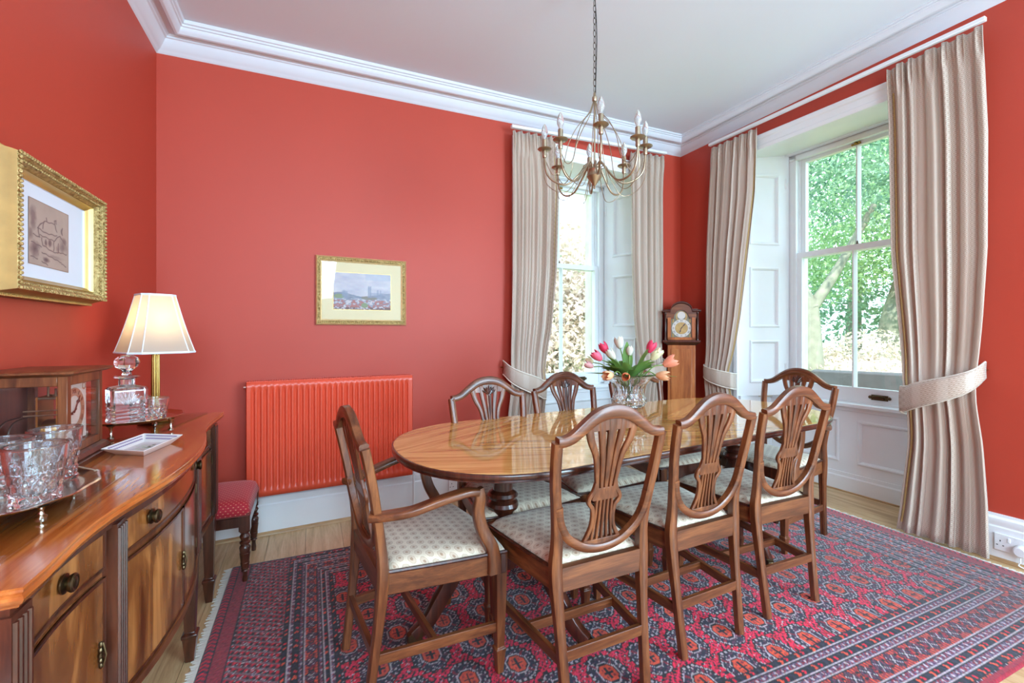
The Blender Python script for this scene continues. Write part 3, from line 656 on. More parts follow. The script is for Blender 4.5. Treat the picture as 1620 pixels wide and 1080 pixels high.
# ================================================================== CHAIRS
def chair_parts(root, wide=1.0, arms=False):
    W = wide; P = lambda nm, mb, m='mahogany', par=root: obj(nm, mb, m, par)
    frame_sec = [(0.015, -0.012), (0.015, 0.008), (0.010, 0.012), (0.0055, 0.0125), (0.004, 0.010), (-0.004, 0.010), (-0.0055, 0.0125), (-0.010, 0.012), (-0.015, 0.008), (-0.015, -0.012), (-0.009, -0.016), (0.009, -0.016)]
    for s in (-1, 1):
        pts = smooth_path([(s * 0.150 * W, -0.238, 0.0), (s * 0.155 * W, -0.222, 0.14), (s * 0.163 * W, -0.203, 0.32), (s * 0.168 * W, -0.196, 0.44), (s * 0.166 * W, -0.202, 0.53), (s * 0.176 * W, -0.216, 0.63), (s * 0.190 * W, -0.235, 0.74), (s * 0.197 * W, -0.258, 0.852)], 4)
        n = len(pts); sc = []
        for p in pts:
            z = p.z; sc.append((0.95 + 0.3 * math.exp(-((z - 0.42) / 0.1) ** 2), 1.0 + 0.25 * math.exp(-((z - 0.40) / 0.12) ** 2)))
        mb = MB(); mb.sweep(pts, frame_sec, (0, 1, 0.12), sc); mb.smooth = 40; P('back_leg', mb)
        # tapered front leg on a spade foot
        x, y = s * 0.205 * W, 0.188
        mb = MB(); t0, t1 = 0.021, 0.0135
        rings = [[(x - q, y - q, z), (x + q, y - q, z), (x + q, y + q, z), (x - q, y + q, z)] for q, z in ((0.011, 0.0), (0.0165, 0.075), (0.0185, 0.083), (0.0185, 0.090), (0.0135, 0.095), (t1 + 0.0005, 0.10), (t0, 0.385), (t0, 0.432))]
        mb.loft(rings); mb.smooth = 20; bevel(P('front_leg', mb), 0.002)
    # crest rail
    cp = [(-0.197, -0.258, 0.852), (-0.175, -0.259, 0.853), (-0.145, -0.260, 0.863), (-0.11, -0.262, 0.888), (-0.07, -0.264, 0.915), (-0.035, -0.265, 0.928), (0, -0.265, 0.932)]
    cp = [(x * W, y, z) for x, y, z in cp]; cp = cp + [(-x, y, z) for x, y, z in cp[::-1][1:]]
    pts = smooth_path(cp, 4); sc = [(0.95 + 0.45 * math.exp(-(p.x / 0.11) ** 2), 1.05) for p in pts]
    mb = MB(); mb.sweep(pts, frame_sec, (0, 1, 0.12), sc); mb.smooth = 40; P('crest_rail', mb, 'mahogany_x')
    # curved lower rail that closes the shield
    def ymid(z): return interp([(0.44, -0.196), (0.53, -0.202), (0.63, -0.216), (0.74, -0.235), (0.852, -0.258), (0.94, -0.265)], z)
    sp = [(-0.174, 0.645), (-0.163, 0.590), (-0.135, 0.540), (-0.09, 0.505), (-0.045, 0.488), (0, 0.483)]
    sp = [(x * W, ymid(z) - 0.002, z) for x, z in sp]; sp = sp + [(-x, y, z) for x, y, z in sp[::-1][1:]]
    mb = MB(); mb.sweep(smooth_path(sp, 4), [(a * 0.9, b) for a, b in frame_sec], (0, 1, 0.12)); mb.smooth = 40; P('shield_rail', mb, 'mahogany_x')
    # pierced splat
    root_s = None
    def rib(mb, pts, w0, w1, th=0.006):
        P_ = smooth_path([(x, ymid(z), z) for x, z in pts], 4); n = len(P_)
        mb.sweep(P_, rsec(1, 1, 0.3, 1), (0, 1, 0.15), [((w0 + (w1 - w0) * i / (n - 1)), th) for i in range(n)])
    mb = MB()
    for k in range(5):
        u = k - 2; xt = u * 0.0435; zt = interp([(0, 0.925), (0.037, 0.918), (0.087, 0.892)], abs(xt))
        rib(mb, [(xt * 1.0, zt), (xt * 0.86, zt - 0.05), (xt * 0.56, 0.785), (xt * 0.42, 0.71), (u * 0.0150, 0.665)], 0.0145 if u else 0.019, 0.0046)
    # waist block with scrolled ears, then the lyre
    zz = [(0.640, 0.044), (0.646, 0.050), (0.655, 0.047), (0.665, 0.041), (0.676, 0.037), (0.682, 0.034)]
    mb.loft([[(-h, ymid(z) - 0.006, z), (h, ymid(z) - 0.006, z), (h, ymid(z) + 0.006, z), (-h, ymid(z) + 0.006, z)] for z, h in zz])
    for s in (-1, 1):
        rib(mb, [(s * 0.036, 0.700), (s * 0.044, 0.672), (s * 0.056, 0.655), (s * 0.060, 0.640), (s * 0.053, 0.628), (s * 0.043, 0.615), (s * 0.039, 0.585), (s * 0.043, 0.552), (s * 0.055, 0.525), (s * 0.066, 0.506)], 0.0075, 0.0065)
    for k in range(5):
        u = k - 2; rib(mb, [(u * 0.0145, 0.65), (u * 0.0150, 0.58), (u * 0.0175, 0.535), (u * 0.0200, 0.500)], 0.0043, 0.0043)
    zz = [(0.488, 0.052), (0.498, 0.062), (0.506, 0.070), (0.511, 0.069)]
    mb.loft([[(-h, ymid(z) - 0.008, z), (h, ymid(z) - 0.008, z), (h, ymid(z) + 0.008, z), (-h, ymid(z) + 0.008, z)] for z, h in zz])
    zz = [(0.872, 0.088), (0.894, 0.098), (0.912, 0.078), (0.926, 0.040)]
    mb.loft([[(-h, ymid(z) - 0.0055, z), (h, ymid(z) - 0.0055, z), (h, ymid(z) + 0.0055, z), (-h, ymid(z) + 0.0055, z)] for z, h in zz])
    mb.smooth = 35; spl = P('splat', mb)
    # carved wheat fan on the sitter's side
    mb = MB()
    for k in range(7):
        a = R(-54 + 18 * k); L = 0.05 if k % 2 else 0.044
        c = Vector((0, 0, 0.858))
        pts = [c + Vector((math.sin(a) * L * q, 0, math.cos(a) * L * q)) for q in (0.1, 0.45, 0.8, 1.0)]
        mb.tube([(p.x, ymid(p.z) + 0.007, p.z) for p in pts], [0.002, 0.0052, 0.005, 0.001], 6)
    mb.tube([(0, ymid(0.85) + 0.007, 0.858), (0, ymid(0.79) + 0.006, 0.79), (0, ymid(0.72) + 0.005, 0.72)], [0.006, 0.004, 0.002], 6)
    P('carving', mb, 'dark_mahogany', spl)
    # seat frame
    fw, bw = 0.238 * W, 0.172 * W
    mb = MB(); mb.box(-0.150 * W, 0.150 * W, -0.212, -0.188, 0.372, 0.446); P('back_seat_rail', mb, 'mahogany_x'); bevel(root.children[-1], 0.003)
    for s in (-1, 1):
        a, b = (s * bw, -0.19), (s * fw, 0.196)
        e = Vector((b[0] - a[0], b[1] - a[1])).normalized(); nx_, ny_ = (-e.y * 0.022, e.x * 0.022)
        if s > 0: nx_, ny_ = -nx_, -ny_
        if s < 0: nx_, ny_ = -nx_, -ny_
        q = [a, b, (b[0] - s * 0.022, b[1]), (a[0] - s * 0.022, a[1])]
        if s < 0: q = q[::-1]
        mb = MB(); mb.prism(q, 0.368, 0.440); bevel(P('side_seat_rail', mb, 'mahogany_y'), 0.003)
        mb = MB(); pa = [(a[0] * 1.005, a[1] + 0.01, 0.442), ((a[0] + b[0]) / 2 * 1.012, 0.0, 0.442), (b[0] * 1.002, b[1], 0.442)]
        mb.tube(smooth_path(pa, 4), 0.006, 6); P('seat_bead', mb, 'dark_mahogany')
    nb = 9; bow = [(-fw + 2 * fw * i / (nb - 1), 0.196 + 0.026 * (1 - (2 * i / (nb - 1) - 1) ** 2)) for i in range(nb)]
    mb = MB(); mb.prism(bow + [(x, y - 0.022) for x, y in bow[::-1]], 0.368, 0.440); mb.smooth = 30; bevel(P('front_seat_rail', mb, 'dark_mahogany'), 0.003)
    # upholstered seat
    nu, nv = 17, 17; G = []
    for j in range(nv):
        v = j / (nv - 1); row = []
        for i in range(nu):
            u = 2 * i / (nu - 1) - 1
            hw = (bw + (fw - bw) * v) * (1 - 0.0) - 0.005; y = -0.184 + 0.378 * v + 0.026 * (1 - u * u) * v
            eu = 1 - abs(u) ** 8; ev = 1 - abs(2 * v - 1) ** 10
            z = 0.444 + 0.030 * (max(0, eu) ** 0.45) * (max(0, ev) ** 0.45) * (0.75 + 0.25 * (1 - u * u) * (1 - (2 * v - 1) ** 2))
            row.append((u * hw, y, z))
        G.append(row)
    mb = MB(); mb.grid(G); mb.smooth = 60; o = P('seat', mb, 'seat_cloth'); sd = o.modifiers.new('s', 'SOLIDIFY'); sd.thickness = 0.006; sd.offset = -1
    # stretchers
    for s in (-1, 1):
        a, b = Vector((s * 0.156 * W, -0.222, 0.165)), Vector((s * 0.205 * W, 0.188, 0.165))
        mb = MB(); mb.sweep([a, b], rsec(0.0085, 0.017, 0.2, 1), (0, 0, 1)); P('side_stretcher', mb, 'mahogany_y')
    mb = MB(); mb.sweep([(-0.178 * W, -0.03, 0.165), (0.178 * W, -0.03, 0.165)], rsec(0.0085, 0.016, 0.2, 1), (0, 0, 1)); P('middle_stretcher', mb, 'mahogany_x')
    mb = MB(); mb.sweep([(-0.153 * W, -0.221, 0.182), (0.153 * W, -0.221, 0.182)], rsec(0.0085, 0.017, 0.2, 1), (0, 0, 1)); P('back_stretcher', mb, 'mahogany_x')
    if arms:
        for s in (-1, 1):
            pts = smooth_path([(s * 0.188, -0.236, 0.628), (s * 0.205, -0.205, 0.630), (s * 0.238, -0.13, 0.640), (s * 0.255, -0.03, 0.664), (s * 0.258, 0.05, 0.674), (s * 0.256, 0.088, 0.668)], 5)
            n = len(pts); mb = MB(); mb.sweep(pts, rsec(0.020, 0.0125, 0.6, 3), (0, 0, 1), [(1.0 + 0.15 * math.sin(PI * i / (n - 1)), 1) for i in range(n)]); mb.smooth = 50; ar = P('arm', mb, 'mahogany_y')
            pts = smooth_path([(s * 0.256, 0.092, 0.678), (s * 0.256, 0.098, 0.645), (s * 0.250, 0.095, 0.595), (s * 0.248, 0.112, 0.53), (s * 0.252, 0.142, 0.47), (s * 0.252, 0.152, 0.42), (s * 0.252, 0.152, 0.375)], 5)
            n = len(pts); mb = MB(); mb.sweep(pts, rsec(0.018, 0.0125, 0.4, 2), (1, 0, 0), [0.95 + 0.35 * i / (n - 1) for i in range(n)]); mb.smooth = 50; P('arm_support', mb, 'mahogany')
def side_chair(): 
    t = thing('dining_chair', '', 'chair'); chair_parts(t); return t
chair0 = side_chair()
SC = [(0.845, 1.405, 1.0, 'shield back dining chair with its back to the viewer, beside the armchair by the radiator'),
      (1.350, 1.462, 2.5, 'middle of the three shield back dining chairs whose backs face the viewer'),
      (1.848, 1.488, -0.5, 'shield back dining chair with its back to the viewer, nearest the wide window'),
      (0.832, 1.862, 184.0, 'shield back dining chair behind the table, in front of the red wall by the radiator'),
      (1.320, 1.945, 183.0, 'shield back dining chair behind the table, in front of the narrow window'),
      (1.930, 2.085, 181.0, 'shield back dining chair behind the table, half hidden by the tulip vase')]
for k, (x, y, a, lab) in enumerate(SC):
    c = chair0 if k == 0 else copy_tree(chair0)
    c.location = (x, y, GZ); c.rotation_euler = (0, 0, R(a)); c.scale = (1, 1, 0.986); tag(c, lab, 'chair', 'set of shield back dining chairs')
arm0 = thing('dining_armchair', '', 'armchair'); chair_parts(arm0, 1.10, True)
for k, (x, y, a, lab) in enumerate([(0.372, 1.625, -83.0, 'shield back armchair with open wooden arms at the radiator end of the table'), (2.455, 1.80, 90.0, 'shield back armchair at the far table end in front of the wide window')]):
    c = arm0 if k == 0 else copy_tree(arm0)
    c.location = (x, y, GZ); c.rotation_euler = (0, 0, R(a)); c.scale = (1, 1, 0.962 if k == 0 else 0.99); tag(c, lab, 'armchair', 'pair of dining armchairs')

# ================================================================== SIDEBOARD
ST = 0.816
EDGE = [(0.845, -0.366), (0.90, -0.362), (0.97, -0.368), (1.05, -0.371), (1.15, -0.363), (1.25, -0.343), (1.36, -0.320), (1.50, -0.306), (1.62, -0.306), (1.74, -0.314), (1.86, -0.334), (1.96, -0.357), (2.06, -0.368), (2.18, -0.370), (2.30, -0.364), (2.365, -0.360)]
def ex(y):
    ys = [p[0] for p in EDGE]; xs = [p[1] for p in EDGE]
    return float(sum(np.interp(y + k * 0.02, ys, xs) for k in (-2, -1, 0, 1, 2)) / 5)
SB0, SB1, SBX = 0.845, 2.365, -0.745
sb = thing('sideboard', 'mahogany serpentine sideboard with flame veneer doors against the side wall', 'sideboard', (0, 0, 0))
def front_poly(y0, y1, off, back, n=26):
    ys = np.linspace(y0, y1, n); return [(ex(y) - off, y) for y in ys] + [(back, y1), (back, y0)]
def slab(y0, y1, z0, z1, off, th, n=14):
    ys = np.linspace(y0, y1, n); mb = MB(); mb.prism([(ex(y) - off, y) for y in ys] + [(ex(y) - off - th, y) for y in ys[::-1]], z0, z1); mb.smooth = 30; return mb
def bead_frame(y0, y1, z0, z1, off, wd=0.006, pr=0.003):
    mb = MB()
    for a, b in ((z0, z0 + wd), (z1 - wd, z1)):
        ys = np.linspace(y0, y1, 14); mb.prism([(ex(y) - off + pr, y) for y in ys] + [(ex(y) - off - 0.002, y) for y in ys[::-1]], a, b)
    for a, b in ((y0, y0 + wd), (y1 - wd, y1)):
        mb.prism([(ex(a) - off + pr, a), (ex(b) - off + pr, b), (ex(b) - off - 0.002, b), (ex(a) - off - 0.002, a)], z0, z1)
    mb.smooth = 30; return mb
mb = MB()
rings = []
for dz, o_ in ((-0.034, 0.016), (-0.030, 0.010), (-0.026, 0.008), (-0.022, 0.003), (-0.016, 0.0), (-0.012, 0.001), (-0.010, 0.004), (-0.006, 0.001), (-0.002, 0.0005), (0.0, 0.003)):
    rings.append([(x, y, ST + dz) for x, y in front_poly(SB0 + o_, SB1 - o_, o_, SBX)])
mb.loft(rings); mb.smooth = 25; obj('top', mb, 'sideboard_top', sb)
mb = MB(); mb.prism(front_poly(SB0 + 0.03, SB1 - 0.03, 0.040, SBX + 0.01), 0.375, ST - 0.033); mb.smooth = 30; obj('carcass', mb, 'mahogany', sb)
mb = slab(SB0 + 0.02, SB1 - 0.02, 0.362, 0.382, 0.026, 0.06, 30); obj('base_moulding', mb, 'mahogany_y', sb)
mb = slab(SB0 + 0.02, SB1 - 0.02, ST - 0.050, ST - 0.033, 0.024, 0.05, 30); obj('top_moulding', mb, 'dark_mahogany', sb)
LEGY = [0.885, 1.215, 1.935, 2.325]
for y in LEGY:
    # reeded stile continuing into a tapered spade-foot leg
    x = ex(y) - 0.046
    leg = MB(); leg.loft([[(x + a * q, y + b * q, z) for a, b in ((-1, -1), (1, -1), (1, 1), (-1, 1))] for q, z in ((0.013, 0.0), (0.021, 0.085), (0.024, 0.092), (0.024, 0.100), (0.016, 0.106), (0.016, 0.110), (0.024, 0.40))]); leg.smooth = 20
    bevel(obj('leg', leg, 'dark_mahogany', sb), 0.002)
    st_ = MB(); st_.box(x - 0.012, x + 0.026, y - 0.026, y + 0.026, 0.372, ST - 0.045)
    for k in range(4): st_.tube([(x + 0.026, y - 0.018 + k * 0.012, 0.385), (x + 0.026, y - 0.018 + k * 0.012, ST - 0.055)], 0.0045, 6)
    st_.smooth = 35; obj('stile', st_, 'dark_mahogany', sb)
    if y in (LEGY[0], LEGY[-1]):
        leg = MB(); leg.loft([[(SBX + 0.04 + a * q, y + b * q, z) for a, b in ((-1, -1), (1, -1), (1, 1), (-1, 1))] for q, z in ((0.013, 0.0), (0.021, 0.085), (0.024, 0.096), (0.016, 0.106), (0.024, 0.40))]); leg.smooth = 20; obj('leg', leg, 'dark_mahogany', sb)
def knob(y, z, par):
    x = ex(y) - 0.030; n = Vector((1, -(ex(y + 0.02) - ex(y - 0.02)) / 0.04, 0)).normalized()
    m4 = Matrix.Translation((x, y, z)) @ n.to_track_quat('Z', 'Y').to_matrix().to_4x4()
    mb = MB(); mb.lathe([(0, 0), (0.021, 0.0), (0.021, 0.004), (0.017, 0.006), (0.0135, 0.008), (0.017, 0.014), (0.0195, 0.019), (0.0195, 0.024), (0.016, 0.0275), (0.012, 0.026), (0.008, 0.0285), (0, 0.029)], 22); mb.xf(m4 @ Matrix.Diagonal((0.82, 0.82, 0.62, 1))); mb.smooth = 40
    o = obj('knob', mb, 'dark_brass', par)
    mb = MB()
    for k in range(8):
        a = 2 * PI * k / 8; mb.tube([(0.004 * math.cos(a), 0.004 * math.sin(a), 0.0285), (0.014 * math.cos(a + .5), 0.014 * math.sin(a + .5), 0.0272)], 0.0014, 5)
    mb.xf(m4); obj('knob_relief', mb, 'brass', o) if False else None
    return o
def escutcheon(y, z, par, h=0.05):
    x = ex(y) - 0.032; mb = MB()
    for k in range(5):
        q = (k - 2) / 2; mb.ball((x + 0.003, y, z + q * h * 0.42), 0.004, 0.0045 + 0.004 * (1 - abs(q)), h * 0.13, 8, 5)
    mb.tube([(x + 0.006, y, z - h / 2), (x + 0.011, y, z), (x + 0.006, y, z + h / 2)], 0.0022, 6); obj('handle', mb, 'dark_brass', par)
for y0, y1, ky in ((0.915, 1.186, [1.045]), (1.245, 1.905, [1.345, 1.80]), (1.965, 2.296, [2.13])):
    d_ = obj('drawer', slab(y0, y1, 0.684, ST - 0.052, 0.034, 0.03), 'flame_mahogany', sb)
    obj('cock_bead', bead_frame(y0, y1, 0.684, ST - 0.052, 0.034), 'dark_mahogany', d_)
    for y in ky: knob(y, 0.727, d_)
for y0, y1, hy in ((0.915, 1.186, 1.165), (1.245, 1.570, 1.555), (1.576, 1.905, None), (1.965, 2.296, 1.985)):
    d_ = obj('door', slab(y0, y1, 0.384, 0.668, 0.034, 0.025), 'flame_mahogany', sb)
    obj('cock_bead', bead_frame(y0, y1, 0.384, 0.668, 0.034), 'dark_mahogany', d_)
    if hy: escutcheon(hy, 0.52, d_)
    for z in (0.43, 0.62):
        mb = MB(); yy = y0 if hy and hy > (y0 + y1) / 2 else y1; mb.tube([(ex(yy) - 0.030, yy, z - 0.016), (ex(yy) - 0.030, yy, z + 0.016)], 0.003, 6); obj('hinge', mb, 'dark_brass', d_)
# loose sheets of plate glass protecting the top
def glass_sheet(pts, label):
    mb = MB(); mb.prism(pts, ST + 0.0005, ST + 0.0055); o = obj('glass_sheet', mb, 'protector_glass'); mb.smooth = 0; bevel(o, 0.0012, 1); tag(o, label, 'glass sheet'); return o
glass_sheet([(-0.725, 0.90), (-0.432, 0.90), (-0.421, 1.462), (-0.725, 1.475)], 'clear glass sheet under the silver tray of three tumblers')
glass_sheet([(-0.725, 1.872), (-0.505, 1.846), (-0.418, 2.355), (-0.725, 2.355)], 'clear glass sheet under the decanter tray and table lamp')
GT = ST + 0.0055
# trinket dish
dq = [(-0.548, 1.640), (-0.428, 1.560), (-0.382, 1.765), (-0.502, 1.835)]
def dish():
    c = Vector((sum(p[0] for p in dq) / 4, sum(p[1] for p in dq) / 4, 0)); t = thing('trinket_dish', 'shallow white porcelain dish with a patterned rim beside the glass clock', 'dish', (c.x, c.y, ST))
    def ring(k, z): return [((p[0] - c.x) * k, (p[1] - c.y) * k, z) for p in dq]
    mb = MB(); mb.loft([ring(0.66, 0.0005), ring(0.70, 0.003), ring(0.96, 0.020), ring(1.0, 0.0235), ring(0.985, 0.0245), ring(0.95, 0.0225), ring(0.68, 0.0055), ring(0.62, 0.0045)]); mb.smooth = 20; obj('body', mb, 'porcelain', t)
    mb = MB()
    for e in range(4):
        a, b = Vector((*dq[e], 0)) - c, Vector((*dq[(e + 1) % 4], 0)) - c
        for k in range(16):
            f = 0.06 + 0.88 * (k + 0.5) / 16; p = a.lerp(b, f)
            for q, zz in ((0.90, 0.0206), (0.80, 0.0140)):
                x, y = p.x * q, p.y * q; mb.box(x - 0.0028, x + 0.0028, y - 0.0028, y + 0.0028, zz - 0.001, zz + 0.0012)
    o = obj('rim_pattern', mb, plain('dish_lilac', (150, 128, 160), 0.3), t); o['kind'] = 'stuff'
    mb = MB()
    for k in range(26):
        x, y = (RNG.random(2) - 0.5) * 0.10; mb.box(x * 0.6 - 0.003, x * 0.6 + 0.003, y - 0.006, y + 0.002, 0.0042, 0.0053)
    o = obj('painted_sprig', mb, plain('dish_sage', (178, 178, 160), 0.3), t); o['kind'] = 'stuff'
dish()

# ---- silver trays
def tray(x, y, rx, ry, h, rz, label, z0):
    t = thing('silver_tray', label, 'tray', (x, y, z0), rz)
    mb = MB(); seg = 56; P_ = []
    for q, z in ((0.02, h), (0.80, h), (0.84, h + 0.001), (0.93, h + 0.008), (0.97, h + 0.0105), (1.0, h + 0.009), (0.985, h + 0.0065), (0.92, h + 0.003), (0.82, h - 0.003), (0.02, h - 0.003)):
        P_.append([((rx * q * (1 + (0.02 * math.cos(12 * 2 * PI * i / seg) if q > 0.9 else 0))) * math.cos(2 * PI * i / seg), ry * q * (1 + (0.02 * math.cos(12 * 2 * PI * i / seg) if q > 0.9 else 0)) * math.sin(2 * PI * i / seg), z) for i in range(seg)])
    mb.loft(P_); mb.smooth = 40; obj('plate', mb, 'silver', t)
    for k in range(4):
        a = R(45 + 90 * k); fx, fy = rx * 0.80 * math.cos(a), ry * 0.80 * math.sin(a)
        mb = MB(); mb.lathe([(0, 0), (0.009, 0.0), (0.0095, 0.004), (0.005, 0.007), (0.0035, h * 0.5), (0.006, h * 0.8), (0.012, h - 0.002), (0, h - 0.002)], 12, (fx, fy, 0)); mb.smooth = 50; obj('foot', mb, 'silver', t)
    return t
tray(-0.560, 1.220, 0.145, 0.180, 0.026, R(8), 'round silver tray on small feet holding three cut glass tumblers', GT)
tray(-0.575, 2.000, 0.145, 0.150, 0.044, R(30), 'silver tray on small feet holding the square decanter', GT)
TZ1, TZ2 = GT + 0.0265, GT + 0.0445
# ---- cut crystal
def tumbler(x, y, z, r, h, label, group, rz=0.0):
    t = thing('tumbler', label, 'tumbler', (x, y, z), rz, group)
    seg, nz = 72, 30; wall = 0.0048; P_ = []
    for j in range(nz):
        v = j / (nz - 1); zz = h * v; rr = r * (0.80 + 0.20 * v); row = []
        for i in range(seg):
            a = 2 * PI * i / seg; c = 0
            if 0.06 < v < 0.58: c = -0.0012 - 0.0022 * max(0, abs(math.sin(a * 6 + v * 10)) - 0.55) * 2 - 0.0022 * max(0, abs(math.sin(a * 6 - v * 10)) - 0.55) * 2
            elif 0.58 <= v < 0.74: c = -0.0011 * (math.cos(a * 12) > 0.3 * (v - 0.55) * 10 - 0.2)
            row.append(((rr + c) * math.cos(a), (rr + c) * math.sin(a), zz))
        P_.append(row)
    for q, v in ((1, 1.0), (1, 0.6), (0.98, 0.22), (0.6, 0.16), (0.05, 0.15)):
        rr = (r * (0.80 + 0.20 * v) - wall) * q; P_.append([(rr * math.cos(2 * PI * i / seg), rr * math.sin(2 * PI * i / seg), h * v) for i in range(seg)])
    mb = MB(); mb.loft(P_); mb.smooth = 18; obj('glass', mb, 'crystal', t)
    mb = MB(); mb.tube([((r - wall / 2) * math.cos(2 * PI * i / 48), (r - wall / 2) * math.sin(2 * PI * i / 48), h) for i in range(48)], wall * 0.56, 6, closed=True); mb.smooth = 60; obj('rim', mb, 'crystal', t); return t
tumbler(-0.480, 1.150, TZ1, 0.046, 0.108, 'cut glass tumbler nearest the front edge of the silver tray', 'cut glass tumblers on the near tray')
tumbler(-0.522, 1.327, TZ1, 0.046, 0.108, 'cut glass tumbler standing behind the front one, next to the glass clock', 'cut glass tumblers on the near tray', 0.5)
tumbler(-0.563, 1.232, TZ1, 0.046, 0.108, 'cut glass tumbler partly cut off at the picture edge', 'cut glass tumblers on the near tray', 1.0)
tumbler(-0.500, 1.955, TZ2, 0.037, 0.074, 'small cut glass tumbler in front of the brass lamp stem', 'small tumblers beside the decanter')
tumbler(-0.580, 2.055, TZ2, 0.037, 0.070, 'small cut glass tumbler squeezed between decanter and lamp', 'small tumblers beside the decanter', 0.4)
def decanter(x, y, z, rz):
    t = thing('decanter', 'square cut glass decanter with a round faceted stopper on a tray', 'decanter', (x, y, z), rz); t.scale = (1.16, 1.16, 1.0)
    def sq(hw, z, ch): return [(a * hw - (ch if k else 0) * a, b * hw - (0 if k else ch) * b, z) for a, b, k in ((1, -1, 0), (1, 1, 0), (1, 1, 1), (-1, 1, 1), (-1, 1, 0), (-1, -1, 0), (-1, -1, 1), (1, -1, 1))]
    mb = MB(); hw = 0.042
    prof = [(hw - 0.002, 0.0), (hw, 0.004)] + [(hw - (0.0016 if k % 2 else 0), 0.008 + 0.006 * k) for k in range(10)] + [(hw, 0.075), (hw, 0.112), (hw - 0.004, 0.120)]
    mb.loft([sq(a, z_, 0.008) for a, z_ in prof] + [[(0.019 * math.cos(PI / 8 + 2 * PI * (i - 1) / 8 - PI / 4 + PI / 8), 0.019 * math.sin(PI / 8 + 2 * PI * (i - 1) / 8 - PI / 4 + PI / 8), zz) for i in range(8)] for zz in (0.127, 0.150)])
    mb.smooth = 12; body = obj('body', mb, 'crystal', t)
    mb = MB()
    for f in range(4):
        m4 = Matrix.Rotation(f * PI / 2, 4, 'Z')
        for k in range(7):
            a = R(-48 + 16 * k); p0, p1 = Vector((0.0425, 0, 0.060)), Vector((0.0425, math.sin(a) * 0.034, 0.060 + math.cos(a) * 0.045)); q = MB(); q.tube([p0, p1], 0.0012, 4); q.xf(m4); mb.add(q.v, q.f)
    obj('cut_fan', mb, 'crystal', body)
    mb = MB(); mb.lathe([(0.013, 0.126), (0.016, 0.128), (0.0165, 0.146), (0.030, 0.152), (0.031, 0.156), (0.026, 0.158), (0.010, 0.157), (0.0, 0.157)], 20); mb.smooth = 30; obj('neck', mb, 'crystal', t)
    mb = MB(); mb.lathe([(0.0, 0.158), (0.012, 0.160), (0.010, 0.170), (0.014, 0.176), (0.026, 0.188), (0.031, 0.202), (0.027, 0.216), (0.016, 0.226), (0.0, 0.228)], 10); mb.smooth = 0; obj('stopper', mb, 'crystal', t)
decanter(-0.575, 1.930, TZ2, R(28))

# ---- table lamp
def lamp(x, y, z):
    t = thing('table_lamp', 'lit brass column table lamp with a cream panelled shade in the corner', 'lamp', (x, y, z))
    mb = MB(); mb.lathe([(0, 0), (0.058, 0.0), (0.060, 0.006), (0.054, 0.012), (0.040, 0.017), (0.030, 0.022), (0.022, 0.030), (0.018, 0.034), (0, 0.034)], 32); mb.smooth = 40; obj('base', mb, 'brass', t)
    seg = 48; mb = MB(); mb.loft([[((r + (0.0012 * math.cos(16 * 2 * PI * i / seg) if 0.05 < zz < 0.265 else 0)) * math.cos(2 * PI * i / seg), (r + (0.0012 * math.cos(16 * 2 * PI * i / seg) if 0.05 < zz < 0.265 else 0)) * math.sin(2 * PI * i / seg), zz) for i in range(seg)] for r, zz in ((0.017, 0.032), (0.013, 0.046), (0.0125, 0.05), (0.0135, 0.06), (0.0125, 0.26), (0.012, 0.268), (0.016, 0.273), (0.016, 0.280), (0.009, 0.285), (0.009, 0.31))]); mb.smooth = 60; obj('column', mb, 'brass', t)
    sz0, sz1 = 0.272, 0.495
    def octa(h, ch): return [(h, -h + ch), (h, h - ch), (h - ch, h), (-h + ch, h), (-h, h - ch), (-h, -h + ch), (-h + ch, -h), (h - ch, -h)]
    rr = Matrix.Rotation(R(32), 4, 'Z'); sh = None
    lo, hi = octa(0.107, 0.032), octa(0.054, 0.018)
    for k in range(8):
        a0, a1, b0, b1 = lo[k], lo[(k + 1) % 8], hi[k], hi[(k + 1) % 8]; G = []
        for j in range(7):
            v = j / 6; bul = -0.004 * math.sin(PI * v)
            p, q = (a0[0] + (b0[0] - a0[0]) * v, a0[1] + (b0[1] - a0[1]) * v), (a1[0] + (b1[0] - a1[0]) * v, a1[1] + (b1[1] - a1[1]) * v)
            G.append([(p[0] * (1 + bul * 8), p[1] * (1 + bul * 8), sz0 + (sz1 - sz0) * v), (q[0] * (1 + bul * 8), q[1] * (1 + bul * 8), sz0 + (sz1 - sz0) * v)])
        mb = MB(); mb.grid(G); mb.xf(rr); mb.smooth = 0; obj('shade_panel', mb, 'shade_silk', t)
        mb = MB(); mb.tube([(g[0][0], g[0][1], g[0][2]) for g in G], 0.0022, 6); mb.xf(rr); obj('shade_seam', mb, 'cotton_trim', t)
    for pts, zz in ((lo, sz0), (hi, sz1)):
        mb = MB(); mb.tube([(x_, y_, zz) for x_, y_ in pts], 0.0042, 6, closed=True); mb.xf(rr); obj('shade_trim', mb, 'cotton_trim', t)
    mb = MB(); mb.ball((0, 0, 0.36), 0.026, 0.026, 0.034, 12, 8); obj('bulb', mb, 'bulb_lit', t)
    mb = MB(); mb.lathe([(0, 0.30), (0.014, 0.30), (0.014, 0.33), (0, 0.33)], 12); obj('lamp_holder', mb, 'brass', t)
    l = light('lamp_glow', 'POINT', (0, 0, 0.385), (0, 0, 0), 0.62, (1, 0.66, 0.34), shadow_soft_size=0.035); l.parent = t
lamp(-0.562, 2.185, GT)

